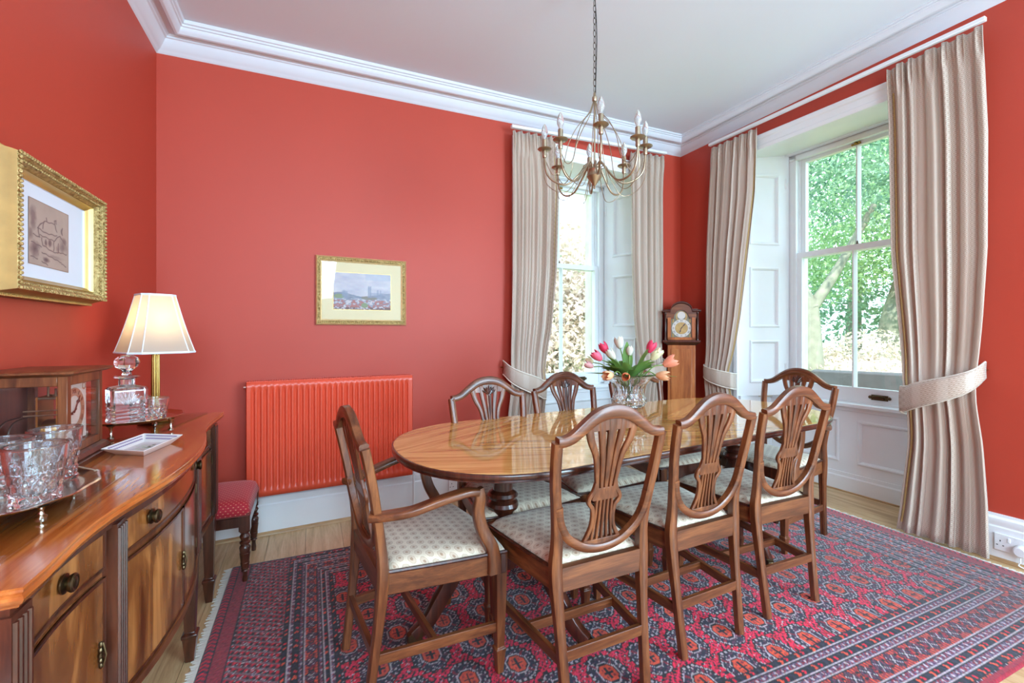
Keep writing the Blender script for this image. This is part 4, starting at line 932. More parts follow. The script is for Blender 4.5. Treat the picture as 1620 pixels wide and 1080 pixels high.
# ---- glass-sided mantel clock
def glass_clock():
    X1, X0, Y0, Y1, z0 = -0.572, -0.735, 1.515, 1.725, ST
    t = thing('mantel_clock', 'wooden mantel clock with glass sides, brass movement and white dial', 'clock', ((X0 + X1) / 2, (Y0 + Y1) / 2, z0))
    hx, hy, H = (X1 - X0) / 2, (Y1 - Y0) / 2, 0.255
    mb = MB(); mb.loft([[(a * (hx + o), b * (hy + o), z) for a, b in ((-1, -1), (1, -1), (1, 1), (-1, 1))] for o, z in ((0.020, 0.0), (0.020, 0.012), (0.012, 0.016), (0.016, 0.020), (0.010, 0.030), (0.002, 0.036))]); mb.smooth = 20; obj('plinth', mb, 'dark_mahogany', t)
    mb = MB(); mb.loft([[(a * (hx + o), b * (hy + o), z) for a, b in ((-1, -1), (1, -1), (1, 1), (-1, 1))] for o, z in ((0.0, H - 0.014), (0.008, H - 0.012), (0.020, H - 0.006), (0.020, H - 0.001), (0.016, H), (0.004, H + 0.002))]); mb.smooth = 20; obj('cornice', mb, 'mahogany_y', t)
    w_ = 0.020
    mb = MB()
    for a in (-1, 1):
        for b in (-1, 1):
            x0, x1 = sorted((a * hx, a * (hx - w_))); y0, y1 = sorted((b * hy, b * (hy - w_))); mb.box(x0, x1, y0, y1, 0.036, H - 0.012)
    for zz in ((0.036, 0.058), (H - 0.038, H - 0.012)):
        for b in (-1, 1):
            y0, y1 = sorted((b * hy, b * (hy - 0.014))); mb.box(-hx + w_, hx - w_, y0, y1, *zz)
        for a in (-1, 1):
            x0, x1 = sorted((a * hx, a * (hx - 0.014))); mb.box(x0, x1, -hy + w_, hy - w_, *zz)
    bevel(obj('case_frame', mb, 'mahogany', t), 0.0015, 1)
    for b in (-1, 1):
        mb = MB(); y = b * (hy - 0.006); mb.box(-hx + w_, hx - w_, y - 0.001, y + 0.001, 0.058, H - 0.038); obj('glass_pane', mb, 'pane_glass', t)
    mb = MB(); x = hx - 0.005; mb.box(x - 0.001, x + 0.001, -hy + w_, hy - w_, 0.058, H - 0.038); obj('glass_pane', mb, 'pane_glass', t)
    mb = MB(); x = -hx + 0.005; mb.box(x - 0.001, x + 0.001, -hy + w_, hy - w_, 0.058, H - 0.038); obj('back_panel', mb, 'dark_mahogany', t)
    # dial facing the room
    dxp = hx - 0.022; zc = 0.142
    mb = MB(); mb.box(dxp - 0.003, dxp, -hy + 0.022, hy - 0.045, 0.060, H - 0.040); dial = obj('dial', mb, 'dial_white', t)
    yc = -0.012
    mb = MB(); seg = 40
    def ringm(mb, r0, r1, x, yc, zc, seg=40):
        mb.grid([[(x, yc + r * math.cos(2 * PI * i / seg), zc + r * math.sin(2 * PI * i / seg)) for i in range(seg + 1)] for r in (r0, r1)])
    ringm(mb, 0.040, 0.062, dxp + 0.0006, yc, zc); mb.smooth = 0; obj('chapter_ring', mb, 'dial_ring', dial)
    mb = MB(); ringm(mb, 0.007, 0.0115, dxp + 0.0006, yc + 0.058, zc + 0.062, 20); mb.smooth = 0; obj('regulator_ring', mb, 'dial_ring', dial)
    ROM = 'XII I II III IIII V VI VII VIII IX X XI'.split()
    for k, s_ in enumerate(ROM):
        a = R(90 - 30 * k); numeral(s_, 0.017, (dxp + 0.0012, yc + 0.051 * math.cos(a), zc + 0.051 * math.sin(a)), Matrix(((0, 0, 1), (1, 0, 0), (0, 1, 0))), R(-30 * k), 'black', dial)
    for ang, L in ((R(90 - 38), 0.048), (R(90 - 252), 0.036)):
        mb = MB(); d = Vector((0, math.cos(ang), math.sin(ang))); c = Vector((dxp + 0.003, yc, zc)); mb.tube([c - d * 0.008, c + d * L * 0.45, c + d * L * 0.6, c + d * L * 0.7, c + d * L], [0.0016, 0.0016, 0.0045, 0.0016, 0.0006], 5); obj('hand', mb, 'black', dial)
    # movement: plates, pillars, barrels and arched rods behind the dial
    mb = MB(); 
    for x in (dxp - 0.022, dxp - 0.062): mb.box(x - 0.002, x + 0.002, -0.045, 0.035, 0.075, 0.185)
    obj('movement_plates', mb, 'brass', t)
    mb = MB()
    for y, z in ((-0.04, 0.08), (0.03, 0.08), (-0.04, 0.18), (0.03, 0.18)): mb.tube([(dxp - 0.066, y, z), (dxp - 0.016, y, z)], 0.0035, 8)
    for z in (0.150, 0.138): mb.tube([(dxp - 0.085, -0.052, z), (dxp - 0.012, -0.052, z)], 0.002, 6)
    for x, h in ((dxp - 0.03, 0.02), (dxp - 0.045, 0.028)): mb.tube([(x, -0.03, 0.185), (x, -0.03, 0.185 + h)], 0.0028, 6)
    obj('movement_pillars', mb, 'antique_brass', t)
    mb = MB(); q = MB(); q.lathe([(0, -0.018), (0.028, -0.018), (0.030, -0.012), (0.030, 0.012), (0.028, 0.018), (0, 0.018)], 22); q.xf(Matrix.Translation((dxp - 0.042, -0.006, 0.092)) @ Matrix.Rotation(R(90), 4, 'Y')); mb.add(q.v, q.f); obj('barrel', mb, 'brass', t)
    mb = MB()
    for k in range(2):
        x0 = dxp - 0.085 - 0.02 * k; mb.tube(smooth_path([(x0 - 0.035, -0.04, 0.045), (x0 - 0.032, -0.04, 0.10), (x0 - 0.018, -0.04, 0.125), (x0 + 0.012, -0.04, 0.135)], 5), 0.002, 6)
    obj('chime_rods', mb, 'steel', t)
def numeral(txt, size, loc, basis, spin, m, par):
    c = bpy.data.curves.new('numeral', 'FONT'); c.body = txt; c.size = size; c.align_x = 'CENTER'; c.align_y = 'CENTER'; c.extrude = 0.0002
    tmp = bpy.data.objects.new('numeral_tmp', c); COL.objects.link(tmp); dg = bpy.context.evaluated_depsgraph_get(); dg.update()
    me = bpy.data.meshes.new_from_object(tmp.evaluated_get(dg)); bpy.data.objects.remove(tmp); bpy.data.curves.remove(c)
    m4 = Matrix.Translation(loc) @ basis.to_4x4() @ Matrix.Rotation(spin, 4, 'Z'); me.transform(m4); me.materials.append(M[m])
    o = bpy.data.objects.new('numeral', me); COL.objects.link(o); o.parent = par; return o
glass_clock()

# ================================================================== PICTURES
def picture_frame(root, W_, H_, prof, m_cycle, open_in):
    # local: x right, z up, room side is -y. prof: (inset, height from the wall, material key)
    for (i0, d0, mm), (i1, d1, _) in zip(prof[:-1], prof[1:]):
        pass
    groups = []
    for p in prof:
        if not groups or groups[-1][0] != p[2]: groups.append([p[2], []])
        groups[-1][1].append((p[0], p[1]))
    for a, b in zip(groups[:-1], groups[1:]): a[1].append(b[1][0])
    for mm, pts in groups:
        mb = MB(); rect_ring(mb, -W_ / 2, W_ / 2, -H_ / 2, H_ / 2, pts, 0, cap=False); mb.smooth = 25; obj('frame_moulding', mb, mm, root)
def beads(root, W_, H_, ins, d, r, step, m):
    mb = MB(); a, b = W_ / 2 - ins, H_ / 2 - ins; nx_ = int(2 * a / step); nz_ = int(2 * b / step)
    for k in range(nx_ + 1):
        for z in (-b, b): mb.ball((-a + 2 * a * k / nx_, -d, z), r, r, r, 6, 4)
    for k in range(1, nz_):
        for x in (-a, a): mb.ball((x, -d, -b + 2 * b * k / nz_), r, r, r, 6, 4)
    o = obj('beading', mb, m, root); o['kind'] = 'stuff'
def print_grid(name, root, w_, h_, d, fn, n=150):
    nx_, ny_ = n, int(n * h_ / w_); X, Z = np.meshgrid(np.linspace(-w_ / 2, w_ / 2, nx_), np.linspace(-h_ / 2, h_ / 2, ny_)); u, v = X / w_ + 0.5, Z / h_ + 0.5
    numpy_grid(name, nx_, ny_, X, np.full_like(X, -d), Z, fn(u, v), 'picture_print', root)
def fbm(u, v, f, seed=0):
    r = np.random.default_rng(seed); o = np.zeros_like(u); amp = 1.0
    for k in range(4):
        g = r.random((64, 64)); x, y = (u * f) % 63, (v * f) % 63; i, j = x.astype(int), y.astype(int); a, b = x - i, y - j; a = a * a * (3 - 2 * a); b = b * b * (3 - 2 * b)
        o += amp * (g[j, i] * (1 - a) * (1 - b) + g[j, i + 1] * a * (1 - b) + g[j + 1, i] * (1 - a) * b + g[j + 1, i + 1] * a * b); amp *= 0.5; f *= 2
    return o / 1.875
def seg_d(u, v, a, b, asp=1.0):
    ax, ay = a; bx, by = b; dx, dy = (bx - ax) * asp, by - ay; px_, py_ = (u - ax) * asp, v - ay; t_ = np.clip((px_ * dx + py_ * dy) / (dx * dx + dy * dy + 1e-9), 0, 1)
    return np.hypot(px_ - t_ * dx, py_ - t_ * dy)
def sketch(u, v):
    base = np.stack([176 + 0 * u, 152 + 0 * u, 138 + 0 * u], -1) * (0.96 + 0.1 * fbm(u, v, 4, 3))[..., None]
    ink = np.zeros_like(u)
    L = [((.20, .58), (.36, .72)), ((.36, .72), (.62, .74)), ((.62, .74), (.68, .62)), ((.20, .58), (.40, .54)), ((.40, .54), (.68, .56)), ((.36, .72), (.32, .60)), ((.62, .74), (.62, .80)), ((.66, .75), (.66, .81)), ((.62, .80), (.66, .81)), ((.42, .73), (.42, .78)), ((.22, .58), (.24, .44)),
         ((.26, .48), (.60, .46)), ((.60, .46), (.76, .58)), ((.30, .45), (.32, .34)), ((.32, .34), (.55, .28)), ((.60, .46), (.60, .30)), ((.55, .28), (.72, .28)), ((.72, .28), (.72, .44)), ((.76, .58), (.90, .46)), ((.82, .60), (.82, .72)), ((.80, .62), (.80, .70)), ((.10, .46), (.26, .44)), ((.06, .34), (.30, .30)), ((.72, .30), (.95, .30)), ((.30, .22), (.80, .14)), ((.80, .12), (.92, .09)), ((.05, .12), (.20, .10)), ((.30, .08), (.45, .04)), ((.50, .36), (.50, .44)), ((.40, .36), (.40, .43))]
    for a, b in L: ink = np.maximum(ink, np.exp(-(seg_d(u + 0.006 * np.sin(v * 50), v + 0.006 * np.sin(u * 43), a, b, 0.8) / 0.007) ** 2) * 0.8)
    n_ = fbm(u, v, 9, 5)
    def blob(cx, cy, rx, ry, k): return np.clip(1.4 - np.hypot((u - cx) / rx, (v - cy) / ry) + (n_ - .5) * 1.4, 0, 1) * k
    for q in ((.10, .72, .06, .16, .45), (.14, .24, .10, .10, .7), (.40, .12, .07, .04, .7), (.84, .40, .10, .10, .45), (.88, .50, .06, .05, .5), (.5, .4, .04, .05, .6), (.40, .38, .03, .04, .6), (.70, .34, .05, .05, .4), (.04, .45, .05, .10, .4), (.62, .20, .2, .03, .25)): ink = np.maximum(ink, blob(*q))
    ink = np.clip(ink, 0, 0.85)[..., None]
    c = base * (1 - ink) + np.array([82, 56, 60.]) * ink
    e = (np.minimum(np.minimum(u, 1 - u), np.minimum(v, 1 - v)) < 0.012)[..., None]; return np.where(e, np.array([150, 118, 100.]), c)
def townview(u, v):
    n1, n2, n3 = fbm(u, v * 1.6, 5, 9), fbm(u, v, 14, 12), fbm(u, v, 26, 15)
    sky = np.stack([178 + 50 * n1, 178 + 46 * n1, 200 + 26 * n1], -1)
    sky = np.where(((u > .55) & (v > .82))[..., None], sky * 0.8 + 0.2 * np.array([130, 170, 210.]), sky)
    hz = 0.42 + 0.05 * np.sin(u * 7 + 1) + 0.05 * (n2 - .5)
    land = np.stack([128 + 70 * (n2 - .3), 138 + 60 * (n2 - .3), 158 + 60 * (n2 - .3)], -1)
    roofs = (n3 > 0.52) & (v < 0.26); land[roofs] = np.array([176, 112, 108]); lite = (n3 < 0.40) & (v < 0.30); land[lite] = np.array([206, 200, 206])
    gr = ((np.hypot((u - .10) / .09, (v - .36) / .06) < 1) | (np.hypot((u - .53) / .06, (v - .12) / .07) < 1)); land[gr] = np.array([132, 152, 116])
    dk = np.hypot((u - .62) / .14, (v - .33) / .06) < 1; land[dk] = np.array([134, 132, 122])
    c = np.where((v < hz)[..., None], land, sky)
    for x0, x1, y1 in ((.59, .65, .64), (.60, .615, .66), (.635, .65, .66), (.745, .785, .56), (.80, .83, .55), (.62, .86, .48), (.14, .24, .50), (.16, .20, .52)):
        m = (u > x0) & (u < x1) & (v < y1) & (v > .34); c[m] = c[m] * 0.45 + np.array([138, 150, 176]) * 0.55
    m = (v < 0.07) & (n3 > 0.45); c[m] = np.array([112, 78, 78]); c += (np.random.default_rng(4).random(c.shape) - .5) * 14
    return c
def place_picture(name, label, F, sx, z, W_, H_, tilt=0.0):
    root = thing(name, label, 'picture'); root.matrix_world = F @ Matrix.Translation((sx, 0, z)) @ Matrix.Rotation(tilt, 4, 'X'); return root
# sketch of a cottage on the side wall
PW, PH = 0.55, 0.384
p1 = place_picture('framed_sketch', 'sepia cottage sketch in an ornate gold frame above the sideboard', FL, 1.795 + 2.4, 1.456, PW, PH)
picture_frame(p1, PW, PH, [(0.0000, 0.002, 'frame_side'), (0.0000, 0.024, 'frame_side'), (0.0030, 0.036, 'gilt'), (0.0075, 0.040, 'gilt_old'), (0.0120, 0.052, 'gilt_old'), (0.0150, 0.066, 'gilt_old'), (0.0180, 0.078, 'gilt'), (0.0225, 0.084, 'gilt'), (0.0300, 0.080, 'gilt'), (0.0375, 0.066, 'gilt'), (0.0435, 0.058, 'gilt_smooth'), (0.0465, 0.060, 'gilt_smooth'), (0.0495, 0.052, 'gilt_smooth'), (0.0555, 0.046, 'gilt_smooth'), (0.0600, 0.040, 'mount_white'), (0.0607, 0.034, 'mount_white')], None, None)
beads(p1, PW, PH, 0.004, 0.037, 0.0045, 0.0085, 'gilt_smooth'); beads(p1, PW, PH, 0.021, 0.084, 0.0055, 0.012, 'gilt'); beads(p1, PW, PH, 0.033, 0.074, 0.0045, 0.011, 'gilt')
mb = MB(); rect_ring(mb, -PW / 2 + 0.058, PW / 2 - 0.058, -PH / 2 + 0.058, PH / 2 - 0.058, [(0, 0.036), (0.0, 0.036)]); mb.smooth = 0; obj('mount', mb, 'mount_white', p1)
print_grid('sketch_sheet', p1, 0.225, 0.186, 0.0372, sketch, 170)
# town view on the long wall
QW, QH = 0.552, 0.425
p2 = place_picture('framed_watercolour', 'small watercolour of a misty town in a slim gilt frame on the red wall', FB, 1.053, 1.431, QW, QH)
picture_frame(p2, QW, QH, [(0.0, 0.002, 'gilt_pale'), (0.0, 0.016, 'gilt_pale'), (0.006, 0.022, 'gilt_pale'), (0.010, 0.016, 'gilt'), (0.022, 0.014, 'gilt'), (0.026, 0.018, 'gilt_pale'), (0.032, 0.015, 'gilt_pale'), (0.034, 0.009, 'mount_cream'), (0.035, 0.008, 'mount_cream')], None, None)
beads(p2, QW, QH, 0.016, 0.0165, 0.004, 0.012, 'gilt')
mb = MB(); rect_ring(mb, -QW / 2 + 0.033, QW / 2 - 0.033, -QH / 2 + 0.033, QH / 2 - 0.033, [(0, 0.0085), (0, 0.0085)]); mb.smooth = 0; obj('mount', mb, 'mount_cream', p2)
mb = MB(); rect_ring(mb, -0.178, 0.178, -0.118, 0.118, [(0, 0.0088), (0.0, 0.0092), (0.003, 0.0092), (0.003, 0.0088)], cap=False); obj('gilt_slip', mb, 'gilt_smooth', p2)
print_grid('painted_sheet', p2, 0.350, 0.230, 0.0090, townview, 150)
mb = MB(); mb.box(-QW / 2 + 0.034, QW / 2 - 0.034, -0.0125, -0.0115, -QH / 2 + 0.034, QH / 2 - 0.034); mb.smooth = 0; obj('glazing', mb, 'pane_glass', p2)

# ================================================================== RADIATOR
def radiator():
    x0, x1, z0, z1, yf = 0.415, 1.351, 0.247, 0.892, -0.100
    t = thing('radiator', 'red painted panel radiator with vertical flutes on the long wall', 'radiator'); t.matrix_world = FB
    n = 29; m = 8; xs = np.linspace(x0 + 0.022, x1 - 0.022, n * m + 1); zs = [z0, z0 + 0.030, z0 + 0.042, z0 + 0.055, (z0 + z1) / 2, z1 - 0.055, z1 - 0.042, z1 - 0.030, z1]
    amp = [0, 0, 0.6, 1, 1, 1, 0.6, 0, 0]
    xa = [x0, x0 + 0.004] + list(xs) + [x1 - 0.004, x1]
    G = []
    for z, a in zip(zs, amp):
        row = []
        for i, x in enumerate(xa):
            k = (i - 2) % m; inside = 2 <= i <= len(xa) - 3
            d = 0.009 * a * (1 if inside and k in (2, 3, 4) else 0.5 if inside and k in (1, 5) else 0)
            row.append((x, yf + d + (0.004 if i in (0, len(xa) - 1) else 0), z))
        G.append(row)
    mb = MB(); mb.grid(G); mb.smooth = 25; o = obj('front_panel', mb, 'radiator_red', t); sd = o.modifiers.new('s', 'SOLIDIFY'); sd.thickness = 0.004; sd.offset = -1
    mb = MB(); mb.box(x0 + 0.01, x1 - 0.01, yf + 0.055, yf + 0.060, z0 + 0.01, z1 - 0.02); obj('rear_panel', mb, 'radiator_red', t)
    for x in (x0, x1 - 0.004):
        mb = MB(); mb.box(x, x + 0.004, yf + 0.008, yf + 0.062, z0 + 0.02, z1 - 0.002); bevel(obj('side_cover', mb, 'radiator_red', t), 0.0015)
    mb = MB()
    for k in range(72): xx = x0 + 0.008 + k * (x1 - x0 - 0.016) / 71; mb.box(xx - 0.0022, xx + 0.0022, yf + 0.010, yf + 0.058, z1 - 0.004, z1 + 0.004)
    mb.box(x0 + 0.003, x1 - 0.003, yf + 0.005, yf + 0.011, z1 - 0.012, z1 + 0.004); mb.box(x0 + 0.003, x1 - 0.003, yf + 0.055, yf + 0.061, z1 - 0.012, z1 + 0.004)
    o = obj('top_grille', mb, 'radiator_red', t)
    for x in (x0 + 0.16, x1 - 0.16):
        mb = MB(); mb.box(x - 0.015, x + 0.015, yf + 0.058, -0.001, z0 + 0.05, z1 - 0.08); obj('wall_bracket', mb, 'radiator_red', t)
    for x in (x0 - 0.008, x1 + 0.014):
        mb = MB(); s_ = 1 if x < 0.8 else -1
        mb.tube([(x, yf + 0.03, 0.0), (x, yf + 0.03, z0 + 0.025)], 0.0075, 10); mb.tube([(x, yf + 0.03, z0 + 0.03), (x + s_ * 0.03, yf + 0.03, z0 + 0.03)], 0.010, 10)
        mb.lathe([(0, z0 + 0.015), (0.014, z0 + 0.015), (0.015, z0 + 0.05), (0.010, z0 + 0.06), (0, z0 + 0.06)], 12, (x, yf + 0.03, 0)); mb.smooth = 40; obj('valve_pipe', mb, 'paint_white', t)
    mb = MB(); mb.tube([(x0 - 0.012, yf + 0.03, z1 - 0.03), (x0 + 0.006, yf + 0.03, z1 - 0.03)], 0.008, 8); obj('bleed_valve', mb, 'silver', t)
radiator()

# ================================================================== STOOL
def stool():
    X0, X1, Y0, Y1 = -0.70, -0.262, 2.405, 2.800
    t = thing('stool', 'turned mahogany stool with a red dotted cushion beside the sideboard', 'stool', ((X0 + X1) / 2, (Y0 + Y1) / 2, 0))
    hx, hy = (X1 - X0) / 2, (Y1 - Y0) / 2
    nu = 21; G = []
    for j in range(nu):
        v = 2 * j / (nu - 1) - 1; row = []
        for i in range(nu):
            u = 2 * i / (nu - 1) - 1
            e = (max(0, 1 - abs(u) ** 8) * max(0, 1 - abs(v) ** 8)) ** 0.4
            row.append((u * (hx + 0.012 * e), v * (hy + 0.012 * e), 0.325 + 0.062 * e + 0.008 * (1 - u * u) * (1 - v * v)))
        G.append(row)
    mb = MB(); mb.grid(G); mb.smooth = 60; o = obj('cushion', mb, 'stool_cloth', t); sd = o.modifiers.new('s', 'SOLIDIFY'); sd.thickness = 0.004; sd.offset = -1
    mb = MB(); mb.box(-hx + 0.004, hx - 0.004, -hy + 0.004, hy - 0.004, 0.315, 0.330); obj('gimp_band', mb, plain('gimp', (120, 56, 48), 0.8), t)
    for a, b, c, d in ((-hx, hx, -hy, -hy + 0.02), (-hx, hx, hy - 0.02, hy), (-hx, -hx + 0.02, -hy, hy), (hx - 0.02, hx, -hy, hy)):
        mb = MB(); mb.box(a + 0.008, b - 0.008, c + 0.008, d - 0.008 if d - c < .03 else d - 0.008, 0.268, 0.318) if False else mb.box(a + 0.004, b - 0.004, c + 0.004, d - 0.004, 0.270, 0.318); obj('seat_rail', mb, 'dark_mahogany', t)
    for a in (-1, 1):
        for b in (-1, 1):
            z0 = 0.0105 if True else 0
            cx_, cy_ = a * (hx - 0.024), b * (hy - 0.024)
            mb = MB(); mb.box(cx_ - 0.023, cx_ + 0.023, cy_ - 0.023, cy_ + 0.023, 0.250, 0.318); obj('leg_block', mb, 'dark_mahogany', t)
            zb_ = 0.0105 if (a > 0 and b < 0) else 0.0
            pr = [(0.0, zb_), (0.0105, zb_), (0.012, 0.02), (0.009, 0.045), (0.011, 0.055), (0.017, 0.060), (0.013, 0.066), (0.017, 0.072), (0.016, 0.078), (0.019, 0.09), (0.0195, 0.098), (0.0180, 0.100), (0.022, 0.135), (0.0225, 0.142), (0.0205, 0.144), (0.024, 0.168), (0.021, 0.176), (0.015, 0.182), (0.022, 0.188), (0.023, 0.194), (0.015, 0.200), (0.018, 0.208), (0.023, 0.220), (0.018, 0.230), (0.015, 0.234), (0.022, 0.240), (0.022, 0.252), (0, 0.252)]
            mb = MB(); mb.lathe(pr, 18, (cx_, cy_, 0)); mb.smooth = 35; obj('leg', mb, 'dark_mahogany', t)
stool()

# ================================================================== VASE AND TULIPS
VX, VY, VZ = 1.470, 1.842, TZ + GZ
def vase():
    t = thing('glass_vase', 'cut glass footed vase full of tulips on the dining table', 'vase', (VX, VY, VZ)); t.scale = (1.20, 1.20, 1.03)
    seg = 64; prof = [(0.0, 0.0), (0.062, 0.0), (0.066, 0.004), (0.058, 0.009), (0.030, 0.016), (0.018, 0.026), (0.018, 0.036), (0.034, 0.046), (0.060, 0.060), (0.072, 0.078), (0.074, 0.092), (0.066, 0.110), (0.060, 0.128), (0.063, 0.150), (0.076, 0.176), (0.094, 0.200), (0.104, 0.212), (0.105, 0.215)]
    inner = [(0.100, 0.213), (0.090, 0.198), (0.071, 0.174), (0.057, 0.150), (0.054, 0.128), (0.058, 0.110), (0.064, 0.092), (0.060, 0.074), (0.040, 0.062), (0.0, 0.058)]
    P_ = []; zz = [p[1] for p in prof]; zf = list(np.linspace(0.046, 0.212, 34)); allz = sorted(set([p[1] for p in prof[1:]] + zf))
    def rad(z): return float(np.interp(z, zz, [p[0] for p in prof]))
    for z in allz:
        row = []
        for i in range(seg):
            a = 2 * PI * i / seg; c = 0
            if 0.055 < z < 0.105: c = -0.0028 * ((abs(math.sin(a * 8 + z * 120)) > 0.7) or (abs(math.sin(a * 8 - z * 120)) > 0.7))
            elif 0.12 < z < 0.17: c = -0.002 * (math.cos(a * 16) > 0.2)
            elif z > 0.198: c = -0.0015 * (math.cos(a * 32) > 0)
            r = rad(z) + c; row.append((r * math.cos(a), r * math.sin(a), z))
        P_.append(row)
    for r, z in inner: r = max(r, 0.001); P_.append([(r * math.cos(2 * PI * i / seg), r * math.sin(2 * PI * i / seg), z) for i in range(seg)])
    P_.insert(0, [(0.062 * math.cos(2 * PI * i / seg), 0.062 * math.sin(2 * PI * i / seg), 0.0) for i in range(seg)])
    mb = MB(); mb.loft(P_); mb.smooth = 16; obj('body', mb, 'crystal', t)
vase()
def tulip(dx, dy, dz, col, label, size=1.0, op=0.0, tiltk=1.0):
    # dx,dy,dz: head position relative to the rim centre
    t = thing('tulip', label, 'tulip', (VX, VY, VZ + 0.10), 0, 'tulips in the glass vase')
    base = Vector((-dx * 0.12, -dy * 0.12, -0.02)); rim = Vector((dx * 0.36, dy * 0.36, 0.118)); head = Vector((dx, dy, 0.115 + dz)); d0 = (head - rim).normalized()
    L = min(1.0, 0.075 / max(0.05, math.hypot(dx, dy))); rim = Vector((max(-.07, min(.07, dx * 0.45)), max(-.07, min(.07, dy * 0.45)), 0.116))
    path = smooth_path([base, (base + rim) * 0.5 + Vector((0, 0, 0.01)), rim, (rim + head) * 0.5 + Vector((0, 0, 0.02)), head], 4)
    mb = MB(); mb.tube(path, 0.0030, 6); mb.smooth = 60; obj('stem', mb, 'tulip_stem', t)
    D = (path[-1] - path[-3]).normalized(); D = (D * tiltk + Vector((0, 0, 0.5))).normalized(); q = D.to_track_quat('Z', 'Y').to_matrix().to_4x4(); m4 = Matrix.Translation(head) @ q
    Lp, Rp = 0.052 * size, 0.0195 * size
    for k in range(6):
        a0 = 2 * PI * k / 6 + (0.3 if k % 2 else 0); rin = 0.93 if k % 2 else 1.0; G = []
        for j in range(8):
            v = j / 7; rr = Rp * rin * (math.sin(PI * (0.10 + 0.62 * v)) ** 0.8 + op * v * v) ; wdt = 0.78 * (math.sin(PI * min(1, 0.22 + 0.74 * v)) ** 0.75) * (1 if v < 0.98 else 0.25); row = []
            for i in range(5):
                f = i / 2 - 1; a = a0 + f * wdt; r2 = rr * (1 - 0.04 * f * f); row.append((r2 * math.cos(a), r2 * math.sin(a), Lp * v * (1 - 0.05 * f * f)))
            G.append(row)
        mb = MB(); mb.grid(G); mb.xf(m4); mb.smooth = 70; o = obj('petal', mb, 'petal_' + col, t)
    return t
def tleaf(par, a, L, lift, wdt=0.02, droop=0.0):
    G = []; n = 10
    for j in range(n):
        v = j / (n - 1); r = 0.03 + L * v * (0.9 if lift > .12 else 1); z = 0.11 + lift * (v - droop * v * v); ww = wdt * math.sin(PI * (0.12 + 0.86 * v)) ; row = []
        for f in (-1, 0, 1): row.append((r * math.cos(a) - f * ww * math.sin(a), r * math.sin(a) + f * ww * math.cos(a), z + abs(f) * ww * 0.5 - (0.0 if f else 0.0)))
        G.append(row)
    mb = MB(); mb.grid(G); mb.smooth = 70; obj('leaf', mb, 'tulip_leaf', par)
# camera-side axes of the bouquet: r = to the right in the picture, f = away
rx_, ry_ = math.cos(R(-24)), math.sin(R(-24)); fx_, fy_ = math.sin(R(24)), math.cos(R(24))
TUL = [(-0.197, 0.02, 0.050, 'mauve', 'dusky mauve tulip bud at the far left edge of the bouquet', 0.85), (-0.190, 0.06, 0.072, 'cream', 'cream green tulip just above the mauve bud', 0.8), (-0.155, 0.00, 0.092, 'pink', 'rose pink tulip on the left of the bouquet', 1.1),
       (-0.112, 0.05, 0.130, 'crimson', 'crimson tulip beside the tall grey white tulip', 1.1), (-0.028, 0.08, 0.156, 'white', 'tallest grey white tulip at the top of the bouquet', 1.15), (-0.075, 0.02, 0.095, 'white', 'pale white tulip under the crimson one', 1.1),
       (0.018, 0.05, 0.115, 'white', 'small closed white tulip in the middle beside a tall leaf', 0.9), (0.118, 0.03, 0.135, 'crimson', 'bright crimson tulip at the upper right of the bouquet', 1.15), (0.158, 0.04, 0.105, 'cream', 'cream green tulip behind the crimson one', 1.0),
       (0.118, -0.02, 0.095, 'cream', 'ivory tulip leaning under the bright crimson one', 0.95), (0.190, -0.01, 0.062, 'coral', 'open coral tulip at the right edge of the bouquet', 1.25), (0.128, -0.07, 0.010, 'peach', 'peach tulip hanging low over the vase rim at the right', 1.15),
       (-0.112, -0.08, 0.012, 'peach', 'peach tulip hanging low over the vase rim at the left', 1.15), (-0.042, -0.10, 0.012, 'orange', 'small orange tulip seen end on above the vase rim', 0.95)]
for k, (r, f, z, c, lab, sz) in enumerate(TUL):
    r *= 0.90; z = z * 0.86
    t_ = tulip(r * rx_ + f * fx_, r * ry_ + f * fy_, z, c, lab, sz * 1.12, 0.25 if c == 'coral' else 0.0)
    a = math.atan2(r * ry_ + f * fy_, r * rx_ + f * fx_)
    tleaf(t_, a + 0.5 * (-1) ** k, random.uniform(0.08, 0.14), random.uniform(0.07, 0.14), random.uniform(0.018, 0.026), random.uniform(0.1, 0.6)); tleaf(t_, a - 0.35 * (-1) ** k, random.uniform(0.05, 0.12), random.uniform(0.06, 0.12), random.uniform(0.016, 0.024), random.uniform(0.2, 0.7))
    if k in (0, 10): tleaf(t_, a - 0.35, 0.20, 0.02, 0.012, 0.6)
    if k == 6: tleaf(t_, a + 0.2, 0.05, 0.175, 0.026, 0.0)
    if k == 7: tleaf(t_, a - 0.1, 0.09, 0.15, 0.024, 0.0)

